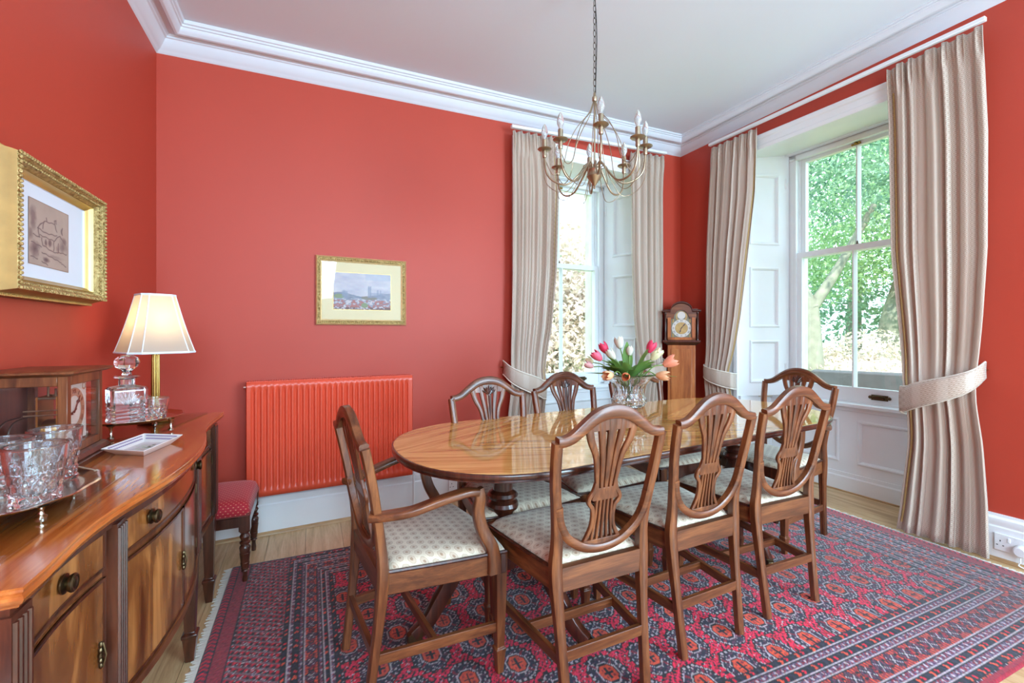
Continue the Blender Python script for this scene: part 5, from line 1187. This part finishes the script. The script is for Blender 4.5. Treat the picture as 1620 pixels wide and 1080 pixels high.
# ================================================================== LONGCASE CLOCK
def longcase():
    c = Vector((2.890, 2.925, 0)); t = thing('longcase_clock', 'narrow wooden longcase clock with an arched brass dial in the room corner', 'clock', c, R(-44.5))
    # local: x to the right as seen, front at y = 0, body to +y
    P = lambda nm, mb, m='clock_oak', par=t: obj(nm, mb, m, par)
    hw, D = 0.145, 0.155
    mb = MB(); mb.box(-0.135, 0.135, 0.004, D, 0.0, 0.30); mb.box(-0.142, 0.142, -0.004, D, 0.0, 0.05); bevel(P('plinth', mb), 0.003)
    mb = MB(); mb.box(-0.112, 0.112, 0.016, D - 0.005, 0.30, 1.085); bevel(P('trunk', mb), 0.003)
    mb = MB(); mb.box(-0.085, 0.085, 0.009, 0.018, 0.36, 1.03); bevel(P('trunk_door', mb), 0.003)
    mb = MB(); mb.loft([[(a * (hw + o), y, z) for a, y in ((-1, -0.012 - o), (1, -0.012 - o), (1, D), (-1, D))] for o, z in ((-0.03, 1.060), (-0.018, 1.072), (-0.002, 1.082), (0.006, 1.092), (0.006, 1.104), (-0.004, 1.108))]); mb.smooth = 20; P('hood_base', mb, 'dark_mahogany')
    mb = MB()
    for a in (-1, 1): x0, x1 = sorted((a * hw * 0.94, a * (hw * 0.94 - 0.012))); mb.box(x0, x1, 0.006, D, 1.106, 1.345)
    mb.box(-hw * 0.94, hw * 0.94, D - 0.01, D, 1.106, 1.38); P('hood_side', mb, 'mahogany')
    for a in (-1, 1):
        mb = MB(); mb.lathe([(0.010, 1.107), (0.010, 1.118), (0.007, 1.122), (0.0065, 1.325), (0.010, 1.330), (0.010, 1.342)], 12, (a * (hw * 0.94 - 0.008), -0.008, 0)); mb.smooth = 40; P('column', mb, 'dark_mahogany')
    # arched top
    def arch(x, r=0.088, h=0.082, zs=1.345):
        ax = abs(x); return zs + (h * math.sqrt(max(0, 1 - (ax / r) ** 2)) * 0.9 if ax < r else 0)
    xs = np.concatenate([[-hw - 0.010], np.linspace(-0.0885, 0.0885, 25), [hw + 0.010]])
    pts = [(x, arch(x)) for x in xs]
    sec = [(-0.014, 0.0), (0.0, -0.012), (0.006, -0.012), (0.010, -0.004), (0.016, 0.0), (0.016, 0.010), (0.0, 0.012), (-0.014, 0.012)]
    mb = MB(); mb.loft([[(x, y, z + dz) for y, dz in ((-0.014, 0.0), (-0.020, 0.008), (-0.020, 0.014), (-0.014, 0.020), (D, 0.020), (D, 0.0))] for x, z in pts]); mb.smooth = 30; P('arched_cornice', mb, 'dark_mahogany')
    # fascia between door and cornice, with a cut-out made by building it as a ring strip
    mb = MB(); x2 = np.linspace(-hw * 0.9, hw * 0.9, 41)
    def inner(x): return 1.290 + (0.072 * math.sqrt(max(0, 1 - (x / 0.062) ** 2)) if abs(x) < 0.062 else 0.0)
    mb.loft([[(x, -0.004, inner(x)), (x, -0.004, max(inner(x) + 0.004, arch(x) + 0.004)), (x, 0.010, max(inner(x) + 0.004, arch(x) + 0.004)), (x, 0.010, inner(x))] for x in x2]); mb.smooth = 30; P('hood_fascia', mb, 'mahogany_x')
    mb = MB(); 
    for a in (-1, 1): x0, x1 = sorted((a * 0.084, a * 0.112)); mb.box(x0, x1, -0.006, 0.008, 1.108, 1.300)
    mb.box(-0.112, 0.112, -0.006, 0.008, 1.108, 1.130); P('hood_door', mb, 'clock_oak')
    mb = MB(); mb.prism([(x, -0.0) for x in (0,)], 0, 0) if False else None
    poly = [(-0.084, 1.130), (0.084, 1.130), (0.084, 1.290)] + [(0.062 * math.cos(R(a)), 1.290 + 0.072 * math.sin(R(a))) for a in range(0, 181, 12)] + [(-0.084, 1.290)]
    mb = MB(); mb.add([(x, 0.012, z) for x, z in poly] + [(x, 0.016, z) for x, z in poly], [tuple(range(len(poly))), tuple(range(len(poly), 2 * len(poly)))[::-1]]); mb.smooth = 0; dial = P('dial', mb, plain('dial_plate', (120, 124, 104), 0.4, 0.2, var=0.2, vs=60))
    def ring(r0, r1, zc, y, m, nm, xc=0.0):
        mb = MB(); mb.grid([[(xc + r * math.cos(2 * PI * i / 40), y, zc + r * math.sin(2 * PI * i / 40)) for i in range(41)] for r in (r0, r1)]); mb.smooth = 0; return P(nm, mb, m, dial)
    ring(0.052, 0.077, 1.208, 0.0112, 'dial_silver', 'chapter_ring'); ring(0.0, 0.051, 1.208, 0.0115, 'dial_gold', 'dial_centre'); ring(0.0, 0.032, 1.318, 0.0112, 'dial_silver', 'moon_disc'); ring(0.034, 0.046, 1.308, 0.0114, 'dial_gold', 'arch_ring')
    for k, s_ in enumerate('XII I II III IIII V VI VII VIII IX X XI'.split()):
        a = R(90 - 30 * k); numeral(s_, 0.019, (0.0645 * math.cos(a), 0.0105, 1.208 + 0.0645 * math.sin(a)), Matrix(((1, 0, 0), (0, 0, -1), (0, 1, 0))), R(-30 * k), 'black', dial)
    for ang, L in ((R(90 - 38), 0.060), (R(90 - 198), 0.042)):
        mb = MB(); d = Vector((math.cos(ang), 0, math.sin(ang))); cc = Vector((0, 0.007, 1.208)); mb.tube([cc - d * 0.01, cc + d * L * 0.5, cc + d * L * 0.6, cc + d * L * 0.75, cc + d * L], [0.0016, 0.0018, 0.005, 0.0018, 0.0006], 5); P('hand', mb, plain('blued_steel', (50, 70, 100), 0.35), dial)
    for a in (-1, 1):
        for z in (1.145, 1.272):
            mb = MB()
            for q in range(5): mb.ball((a * (0.070 - 0.004 * (q % 2)) , 0.010, z + (q - 2) * 0.006), 0.006, 0.003, 0.005, 6, 4)
            P('spandrel', mb, 'dial_gold', dial)
    mb = MB(); mb.add([(x, 0.002, z) for x, z in poly], [tuple(range(len(poly)))]); mb.smooth = 0; P('door_glass', mb, 'pane_glass')
longcase()

# ================================================================== CHANDELIER
def chandelier():
    cx, cy = 1.233, 1.80; zb0 = 1.855
    t = thing('chandelier', 'antique brass eight arm chandelier with candle bulbs hanging on a chain', 'chandelier', (cx, cy, 0))
    uu = 0.5; p = bil((cx + .755) / 3.95, (cy + 2.4) / 5.4); ztop = p[2]
    mb = MB(); mb.lathe([(0, zb0), (0.005, zb0 + 0.002), (0.006, zb0 + 0.010), (0.004, zb0 + 0.014), (0.008, zb0 + 0.020), (0.018, zb0 + 0.035), (0.032, zb0 + 0.052), (0.036, zb0 + 0.060), (0.033, zb0 + 0.066), (0.034, zb0 + 0.084), (0.036, zb0 + 0.090), (0.030, zb0 + 0.098), (0.012, zb0 + 0.102), (0, zb0 + 0.102)], 28); mb.smooth = 35; obj('hub', mb, 'antique_brass', t)
    zt = zb0 + 0.43
    mb = MB(); mb.tube([(0, 0, zb0 + 0.09), (0, 0, zt)], 0.0042, 8); obj('stem', mb, 'antique_brass', t)
    mb = MB(); mb.lathe([(0, zt - 0.012), (0.010, zt - 0.012), (0.012, zt - 0.006), (0.012, zt + 0.008), (0.007, zt + 0.014), (0.005, zt + 0.03), (0, zt + 0.032)], 14); mb.smooth = 35; obj('collar', mb, 'antique_brass', t)
    Rr = 0.238
    for k in range(8):
        a = R(45 * k + 17); ca, sa = math.cos(a), math.sin(a)
        cv = lambda r, z, da=0.0: (r * math.cos(a + da), r * math.sin(a + da), z)
        lift = 0.028 if k % 2 else 0.0
        zc = zb0 + 0.135 + lift
        mb = MB(); mb.tube(smooth_path([cv(0.014, zb0 + 0.092), cv(0.022, zb0 + 0.118), cv(0.040, zb0 + 0.118), cv(0.075, zb0 + 0.070), cv(0.130, zb0 + 0.012 + lift * .5), cv(0.190, zb0 + 0.012 + lift), cv(0.228, zb0 + 0.055 + lift), cv(Rr, zc)], 6), 0.0046, 8); mb.smooth = 60; arm = obj('arm', mb, 'antique_brass', t)
        mb = MB(); mb.lathe([(0, zc - 0.006), (0.009, zc - 0.006), (0.011, zc + 0.004), (0.0095, zc + 0.012), (0.011, zc + 0.018), (0.009, zc + 0.026), (0.028, zc + 0.029), (0.034, zc + 0.034), (0.033, zc + 0.036), (0.024, zc + 0.032), (0.010, zc + 0.031), (0, zc + 0.031)], 20, (Rr * ca, Rr * sa, 0)); mb.smooth = 35; obj('drip_pan', mb, 'antique_brass', arm)
        mb = MB(); mb.lathe([(0, zc + 0.03), (0.0115, zc + 0.03), (0.0115, zc + 0.078), (0.009, zc + 0.080), (0, zc + 0.080)], 14, (Rr * ca, Rr * sa, 0)); mb.smooth = 35; obj('candle_sleeve', mb, 'antique_brass', arm)
        mb = MB(); mb.lathe([(0.0, zc + 0.080), (0.008, zc + 0.081), (0.0085, zc + 0.088), (0.0155, zc + 0.104), (0.0165, zc + 0.115), (0.012, zc + 0.136), (0.005, zc + 0.152), (0.0, zc + 0.156)], 14, (Rr * ca, Rr * sa, 0)); mb.smooth = 60; obj('bulb', mb, 'bulb_glass', arm)
        mb = MB(); mb.tube(smooth_path([cv(0.006, zt - 0.014), cv(0.03, zt - 0.07), cv(0.085, zt - 0.135), cv(0.125, zt - 0.215), cv(0.145, zb0 + 0.13), cv(0.165, zb0 + 0.09), cv(0.20, zb0 + 0.075), cv(0.232, zc - 0.025), cv(Rr, zc - 0.004)], 5), 0.0020, 6); mb.smooth = 60; obj('wire', mb, 'antique_brass', t)
        mb = MB(); mb.tube(smooth_path([cv(0.030, zb0 + 0.094, .1), cv(0.055, zb0 + 0.10, .2), cv(0.085, zb0 + 0.05, .3), cv(0.140, zb0 - 0.022, .28), cv(0.200, zb0 - 0.008, .15), cv(0.238, zb0 + 0.05, 0.05), cv(Rr + 0.004, zc - 0.004)], 5), 0.0018, 6); mb.smooth = 60; obj('wire', mb, 'antique_brass', t)
    z = zt + 0.030; k = 0
    while z < ztop - 0.06:
        L = 0.034; mb = MB(); pts = []
        for i in range(14):
            q = 2 * PI * i / 14; y_ = 0.0065 * math.cos(q); z_ = z + L / 2 + (L / 2) * math.sin(q); pts.append((y_, 0, z_) if k % 2 else (0, y_, z_))
        mb.tube(pts, 0.0016, 5, closed=True); obj('chain_link', mb, 'chain_metal', t); z += L - 0.0045; k += 1
    zz = np.linspace(zt + 0.03, ztop - 0.05, 16); mb = MB(); mb.tube([(0.008 + 0.014 * math.sin((q - zt) * 7) * min(1, (q - zt) * 2), 0.004, q) for q in zz], 0.0022, 6); obj('flex', mb, 'black', t)
    mb = MB(); mb.lathe([(0, ztop - 0.07), (0.012, ztop - 0.06), (0.045, ztop - 0.02), (0.050, ztop - 0.001), (0, ztop - 0.001)], 20); mb.smooth = 35; obj('ceiling_rose', mb, 'antique_brass', t)
chandelier()

# ================================================================== CURTAINS
def curtain(F, outer, inner, zt0, zt1, nf, label, seed, ztie, zbot=0.018):
    # outer / inner: (z, s) keys; the top edge height runs from zt0 (small s) to zt1 (large s)
    r = random.Random(seed); t = thing('curtain', label, 'curtain', (0, 0, 0), 0, 'beige trellis weave curtains'); t.matrix_world = F
    nt, nz = 20 * nf + 1, 56; ok = sorted(outer); ik = sorted(inner); ph = [r.uniform(0.55, 1.5) for _ in range(nf)]
    cum = np.cumsum([0] + ph); cum = cum / cum[-1]; amp = [r.uniform(0.45, 1.15) for _ in range(nf + 1)]; skew = [r.uniform(-0.25, 0.25) for _ in range(nf + 1)]; dri = [r.uniform(-0.35, 0.35) for _ in range(nf + 1)]
    G, UV = [], []; smin, smax = min(outer[0][1], inner[0][1]), max(outer[0][1], inner[0][1])
    for j in range(nz):
        v = j / (nz - 1); row, uvr = [], []
        zref = zbot + (max(zt0, zt1) - zbot) * v
        so, si = interp(ok, zref), interp(ik, zref); wd = abs(si - so)
        tied = math.exp(-((zref - ztie) / 0.16) ** 2); top = max(0, (v - 0.94) / 0.06)
        A = 0.80 * (0.024 + 0.020 * min(1, v * 1.2) * (1 - v * 0.4)) * (1 - 0.45 * tied) * (1 - 0.6 * top)
        if zref < ztie: A *= 1.15
        for i in range(nt):
            q = i / (nt - 1); s = so + (si - so) * q
            wq = float(np.interp(q, cum, np.arange(nf + 1)))
            k0 = int(min(wq, nf - 1e-6)); fr_ = wq - k0; am = amp[k0] * (1 - fr_) + amp[k0 + 1] * fr_; dr = (dri[k0] * (1 - fr_) + dri[k0 + 1] * fr_) * math.sin(PI * v)
            wz = wq + dr * 0.5; x_ = 2 * PI * wz; f = am * (0.80 * math.sin(x_ + skew[k0] * math.sin(x_)) + 0.20 * math.sin(2 * x_ + 2.0 * v + k0) + 0.10 * math.sin(3.1 * x_ + 4 * v))
            ztop = zt0 + (zt1 - zt0) * np.clip((s - smin) / (smax - smin + 1e-6), -0.1, 1.1); z = zbot + (ztop - zbot) * v + (0.006 * math.sin(wq * 6.3) if top > 0.5 else 0)
            rip = (0.010 * math.sin(2 * PI * wq * 3 + 1.0) * math.exp(-((v - 0.975) / 0.03) ** 2))
            lat = 0.20 * wd / nf * math.sin(4 * PI * wq) * 0.5
            edge = 0.0
            row.append((s + lat * 0.4, -0.085 - A * f - rip - 0.030 * tied, z)); uvr.append((q * nf * 0.16, z))
        G.append(row); UV.append(uvr)
    mb = MB(); mb.grid(G, UV); mb.smooth = 80; o = obj('cloth', mb, 'curtain_cloth', t)
    sd = o.modifiers.new('s', 'SOLIDIFY'); sd.thickness = 0.003; sd.offset = 1
    ib = int(nt * 0.955); mb = MB(); mb.tube([(G[j][ib][0], G[j][ib][1] - 0.005, G[j][ib][2]) for j in range(1, nz - 3)], 0.005, 6); obj('braid', mb, 'braid', t)
    return t
def tieback(F, so, zo, si, zi, wo, wi, bulge, label):
    t = thing('curtain_tieback', label, 'tieback', (0, 0, 0), 0, 'curtain tiebacks'); t.matrix_world = F
    n = 26; G, UV = [], []; sg = 1 if si > so else -1
    for i in range(n):
        q = i / (n - 1); a = PI * q
        s = so + (si - so) * (0.5 - 0.5 * math.cos(a)) ; 
        if q > 0.80: s = si + sg * 0.012 * math.sin((q - 0.80) / 0.20 * PI)
        y = -0.03 - (bulge - 0.03) * math.sin(a) ** 0.55 if 0 < q < 1 else -0.03
        zc = zo + (zi - zo) * (q ** 0.8); w_ = wo + (wi - wo) * math.sin(min(1, q * 1.15) * PI / 2)
        col, uvr = [], []
        for k in range(7):
            f = k / 6 - 0.5; col.append((s, y - 0.006 * (1 - (2 * f) ** 2), zc + f * w_)); uvr.append((q * 0.62, f * w_))
        G.append(col); UV.append(uvr)
    mb = MB(); mb.grid(G, UV); mb.smooth = 80; o = obj('band', mb, 'curtain_cloth', t); sd = o.modifiers.new('s', 'SOLIDIFY'); sd.thickness = 0.006; sd.offset = 1
    for e in (0, 6):
        mb = MB(); mb.tube([g[e] for g in G], 0.0042, 6); obj('piping', mb, 'curtain_lining', t)
    mb = MB(); mb.tube([(so, -0.002, zo), (so, -0.035, zo)], 0.005, 8); obj('hook', mb, 'brass', t)
curtain(FB, [(2.7, 2.089), (2.2, 2.092), (1.6, 2.089), (1.2, 2.080), (0.9, 2.068), (0.72, 2.058), (0.45, 2.043), (0, 2.035)], [(2.7, 2.449), (2.26, 2.483), (1.63, 2.460), (1.2, 2.414), (0.89, 2.350), (0.72, 2.365), (0.44, 2.350), (0, 2.38)], 2.640, 2.665, 6, 'beige curtain of the narrow window, nearest the radiator', 3, 0.80)
curtain(FB, [(2.7, 3.60), (2.4, 3.586), (1.8, 3.59), (1.3, 3.584), (0.98, 3.564), (0.65, 3.562), (0, 3.585)], [(2.7, 3.225), (2.4, 3.241), (1.84, 3.241), (1.31, 3.262), (0.98, 3.305), (0.8, 3.335), (0.6, 3.32), (0, 3.29)], 2.700, 2.728, 5, 'beige curtain of the narrow window, beside the longcase clock', 5, 0.84)
curtain(FR, [(2.75, 0.419), (2.38, 0.394), (1.85, 0.368), (1.31, 0.362), (0.85, 0.368), (0.64, 0.368), (0, 0.36)], [(2.75, 0.822), (2.26, 0.801), (1.79, 0.738), (1.3, 0.672), (0.87, 0.594), (0.66, 0.61), (0, 0.65)], 2.718, 2.728, 6, 'beige curtain of the wide window, next to the room corner', 7, 0.80)
curtain(FR, [(2.75, 2.062), (2.2, 2.082), (1.6, 2.081), (1.25, 2.064), (0.93, 2.042), (0.8, 2.048), (0.6, 2.064), (0.29, 2.080), (0, 2.085)], [(2.75, 1.650), (2.39, 1.662), (1.64, 1.674), (1.27, 1.705), (0.9, 1.735), (0.76, 1.755), (0.54, 1.75), (0.16, 1.711), (0, 1.69)], 2.738, 2.752, 6, 'beige curtain of the wide window, nearest the viewer above the socket', 9, 0.82)
tieback(FB, 2.040, 0.915, 2.352, 0.715, 0.10, 0.135, 0.165, 'beige tieback round the curtain nearest the radiator')
tieback(FB, 3.60, 0.90, 3.315, 0.78, 0.10, 0.13, 0.165, 'beige tieback half hidden behind the tulips')
tieback(FR, 0.345, 0.870, 0.610, 0.775, 0.08, 0.125, 0.165, 'beige tieback round the curtain by the room corner')
tieback(FR, 2.052, 0.975, 1.735, 0.762, 0.085, 0.140, 0.170, 'beige tieback round the curtain nearest the viewer')
for F, a, b, z0, z1, lab in ((FB, 2.075, 3.615, 2.655, 2.742, 'white curtain track over the narrow window'), (FR, 0.40, 2.075, 2.738, 2.764, 'white curtain track over the wide window')):
    t = thing('curtain_track', lab, 'curtain track'); t.matrix_world = F
    mb = MB(); mb.hexa([(a, -0.112, z0), (b, -0.112, z1), (b, -0.084, z1), (a, -0.084, z0)], [(a, -0.112, z0 + 0.022), (b, -0.112, z1 + 0.022), (b, -0.084, z1 + 0.022), (a, -0.084, z0 + 0.022)]); bevel(obj('rail', mb, 'white_plastic', t), 0.003)

# ================================================================== SOCKETS
def socket(F, s, z, y, label, plug=False):
    t = thing('wall_socket', label, 'socket'); t.matrix_world = F @ Matrix.Translation((s, y, z))
    mb = MB(); mb.box(-0.073, 0.073, -0.010, 0, -0.043, 0.043); bevel(obj('plate', mb, 'white_plastic', t), 0.003)
    for k, x in enumerate((-0.038, 0.036)):
        mb = MB()
        for q, zz, hw, hh in ((0, 0.014, 0.002, 0.004), (-0.011, -0.008, 0.0032, 0.002), (0.011, -0.008, 0.0032, 0.002)): mb.box(x - 0.012 + q - hw, x - 0.012 + q + hw, -0.0106, -0.0095, zz - 0.006 - hh, zz - 0.006 + hh)
        obj('pin_hole', mb, 'black', t)
        mb = MB(); mb.box(x + 0.014, x + 0.024, -0.0135, -0.009, 0.008, 0.030); bevel(obj('switch', mb, 'white_plastic', t), 0.0015)
socket(FB, 1.692, 0.115, -0.024, 'white double wall socket behind the table legs')
socket(FR, 2.158, 0.100, -0.024, 'white double wall socket right of the long curtain')
t = thing('plug', 'round white plug pushed into the socket by the curtain', 'plug'); t.matrix_world = FR @ Matrix.Translation((2.186, -0.0345, 0.088))
q = MB(); q.lathe([(0, 0.0), (0.026, 0.0), (0.028, 0.006), (0.026, 0.034), (0.020, 0.040), (0, 0.040)], 24); q.xf(Matrix.Rotation(R(90), 4, 'X')); q.smooth = 40; obj('body', q, 'white_plastic', t)
q = MB(); q.tube(smooth_path([(0, -0.02, -0.026), (0.0, -0.024, -0.05), (0.02, -0.02, -0.078), (0.3, -0.016, -0.081)], 5), 0.003, 6); obj('lead', q, 'white_plastic', t)

# ================================================================== GARDEN
mb = MB(); mb.grid([[(x, y, -0.35 + 0.05 * math.sin(x * .7) * math.cos(y * .6)) for x in np.linspace(-12, 40, 27)] for y in np.linspace(3.9, 44, 21)]); o = obj('ground_lawn', mb, 'lawn'); o['kind'] = 'structure'
mb = MB(); mb.grid([[(x, y, -0.35) for x in np.linspace(4.1, 40, 10)] for y in np.linspace(-14, 3.9, 10)]); o = obj('ground_lawn', mb, 'lawn'); o['kind'] = 'structure'
def leaves(n, blobs, size, seed, up=0.3):
    r = np.random.default_rng(seed); wts = np.array([b[3] * b[4] * b[5] for b in blobs]) ** 0.8; wts /= wts.sum(); c = r.choice(len(blobs), n, p=wts); B_ = np.array(blobs)[c]
    d = r.normal(size=(n, 3)); d /= np.linalg.norm(d, axis=1)[:, None]; rad = r.random(n) ** 0.45; p = B_[:, :3] + d * B_[:, 3:6] * rad[:, None]
    nrm = r.normal(size=(n, 3)) + np.array([0, 0, up]); nrm /= np.linalg.norm(nrm, axis=1)[:, None]; a = np.cross(nrm, r.normal(size=(n, 3))); a /= np.linalg.norm(a, axis=1)[:, None]; b = np.cross(nrm, a)
    s = size * (0.6 + 0.8 * r.random(n))[:, None]; v = np.stack([p - a * s, p - b * s * 0.45 + nrm * s * 0.12, p + a * s, p + b * s * 0.45 + nrm * s * 0.12], 1).reshape(-1, 3)
    me = bpy.data.meshes.new('foliage'); f = np.arange(4 * n, dtype=np.int32)
    me.vertices.add(4 * n); me.vertices.foreach_set('co', v.astype(np.float32).ravel()); me.loops.add(4 * n); me.loops.foreach_set('vertex_index', f); me.polygons.add(n); me.polygons.foreach_set('loop_start', np.arange(n, dtype=np.int32) * 4); me.update(calc_edges=True); return me
def tree(loc, label, trunks, blobs, n, size, seed, m='leaf_green'):
    t = thing('tree', label, 'tree', loc)
    for k, (pts, r0, r1) in enumerate(trunks):
        p = smooth_path(pts, 5); mb = MB(); mb.tube(p, [r0 + (r1 - r0) * i / (len(p) - 1) for i in range(len(p))], 10); mb.smooth = 60; obj('trunk' if k == 0 else 'branch', mb, 'trunk_bark', t)
    o = obj('foliage', leaves(n, blobs, size, seed), m, t); o['kind'] = 'stuff'
def bush(loc, label, blobs, n, size, seed, m):
    t = thing('bush', label, 'bush', loc); mb = MB()
    for k in range(5): mb.tube([(0.05 * k, 0, -0.1), (blobs[k % len(blobs)][0] * 0.7, blobs[k % len(blobs)][1] * 0.7, blobs[k % len(blobs)][2])], [0.03, 0.012], 6)
    obj('stems', mb, 'trunk_bark', t); o = obj('foliage', leaves(n, blobs, size, seed), m, t); o['kind'] = 'stuff'
GL = -0.35
tree((9.15, 5.80, GL), 'forked pale trunk tree outside the wide window', [([(0.05, 0, -0.1), (0, 0, 1.2), (0.0, 0.05, 2.2)], 0.24, 0.16), ([(0, 0, 2.0), (-0.15, 0.35, 3.0), (-0.2, 0.6, 4.4)], 0.15, 0.07), ([(0, 0, 2.0), (0.35, -0.25, 2.7), (0.8, -0.7, 4.0)], 0.12, 0.05)],
     [(0, 0, 5.2, 2.6, 2.6, 1.5), (1.2, -1.2, 4.6, 2.2, 2.2, 1.2), (-1.0, 1.4, 4.4, 1.8, 1.8, 1.0), (0.6, -0.4, 6.6, 2.0, 2.0, 1.4), (1.5, -2.4, 3.6, 1.4, 1.4, 0.8)], 17000, 0.05, 21)
tree((13.6, 6.6, GL), 'leaning tree trunk further off outside the wide window', [([(0, 0, -0.1), (0.15, 0.1, 1.6), (0.5, -0.1, 3.2), (0.7, -0.3, 5.0)], 0.30, 0.12)], [(0.5, 0, 4.2, 3.2, 3.2, 1.5), (0.8, -2.0, 3.4, 2.2, 2.2, 1.2), (-1, 1.5, 3.4, 2.2, 2.0, 1.2), (0, 0, 6.4, 2.8, 2.8, 1.8)], 24000, 0.062, 22, 'leaf_lime')
tree((17.5, 9.6, GL), 'broad leafy tree at the back of the garden', [([(0, 0, -0.1), (0, 0, 2.0), (0.2, 0, 4.0)], 0.3, 0.15)], [(0, 0, 2.6, 4.0, 4.0, 2.2), (0, -5, 3.0, 4, 3.4, 2.6), (1, 5, 3.0, 3.4, 3.4, 2.6), (0, -2, 6.5, 4, 4, 2.5)], 16000, 0.10, 23)
bush((8.9, 4.55, GL), 'pale flowering bush in front of the forked tree', [(0, 0, 0.55, 0.9, 1.0, 0.55), (0.6, 0.9, 0.5, 0.8, 0.8, 0.5), (0.4, -0.9, 0.6, 0.8, 0.8, 0.55)], 7000, 0.045, 31, 'leaf_pale')
bush((10.4, 6.8, GL), 'pale bush behind the forked tree', [(0, 0, 0.7, 1.0, 1.0, 0.7), (0.5, -1.2, 0.8, 1.0, 1.0, 0.8)], 6000, 0.05, 32, 'leaf_pale')
bush((4.05, 7.0, GL), 'tall pale blossoming bush outside the narrow window', [(0, 0, 1.3, 1.0, 0.8, 1.4), (-0.3, 0, 2.9, 0.9, 0.8, 0.9), (0.8, 0.4, 2.2, 0.8, 0.8, 1.2), (-0.9, 0.2, 1.0, 0.7, 0.7, 1.0)], 12000, 0.06, 33, 'leaf_pale')
bush((5.2, 8.4, GL), 'green shrub behind the pale bush at the narrow window', [(0, 0, 1.6, 0.9, 0.9, 1.5), (-1.4, 0.3, 1.2, 0.8, 0.8, 1.1)], 5000, 0.08, 34, 'leaf_lime')
tree((6.2, 11.0, GL), 'slender green tree beyond the narrow window', [([(0, 0, -0.1), (0, 0, 2.0), (0.1, 0, 3.6)], 0.12, 0.06)], [(0, 0, 2.6, 1.0, 1.0, 1.2), (-0.6, 0, 1.6, 0.8, 0.8, 0.8)], 3000, 0.10, 35)
t = thing('garden_wall', 'low wall of dark stone slabs outside the wide window', 'wall', (7.15, 2.75, GL), R(-64))
for k in range(6):
    mb = MB(); mb.box(-1.5 + 0.5 * k, -1.012 + 0.5 * k, -0.15, 0.15, 0.0, 0.985 + random.uniform(-0.012, 0.012)); bevel(obj('stone_block', mb, 'slab_dark', t), 0.02)
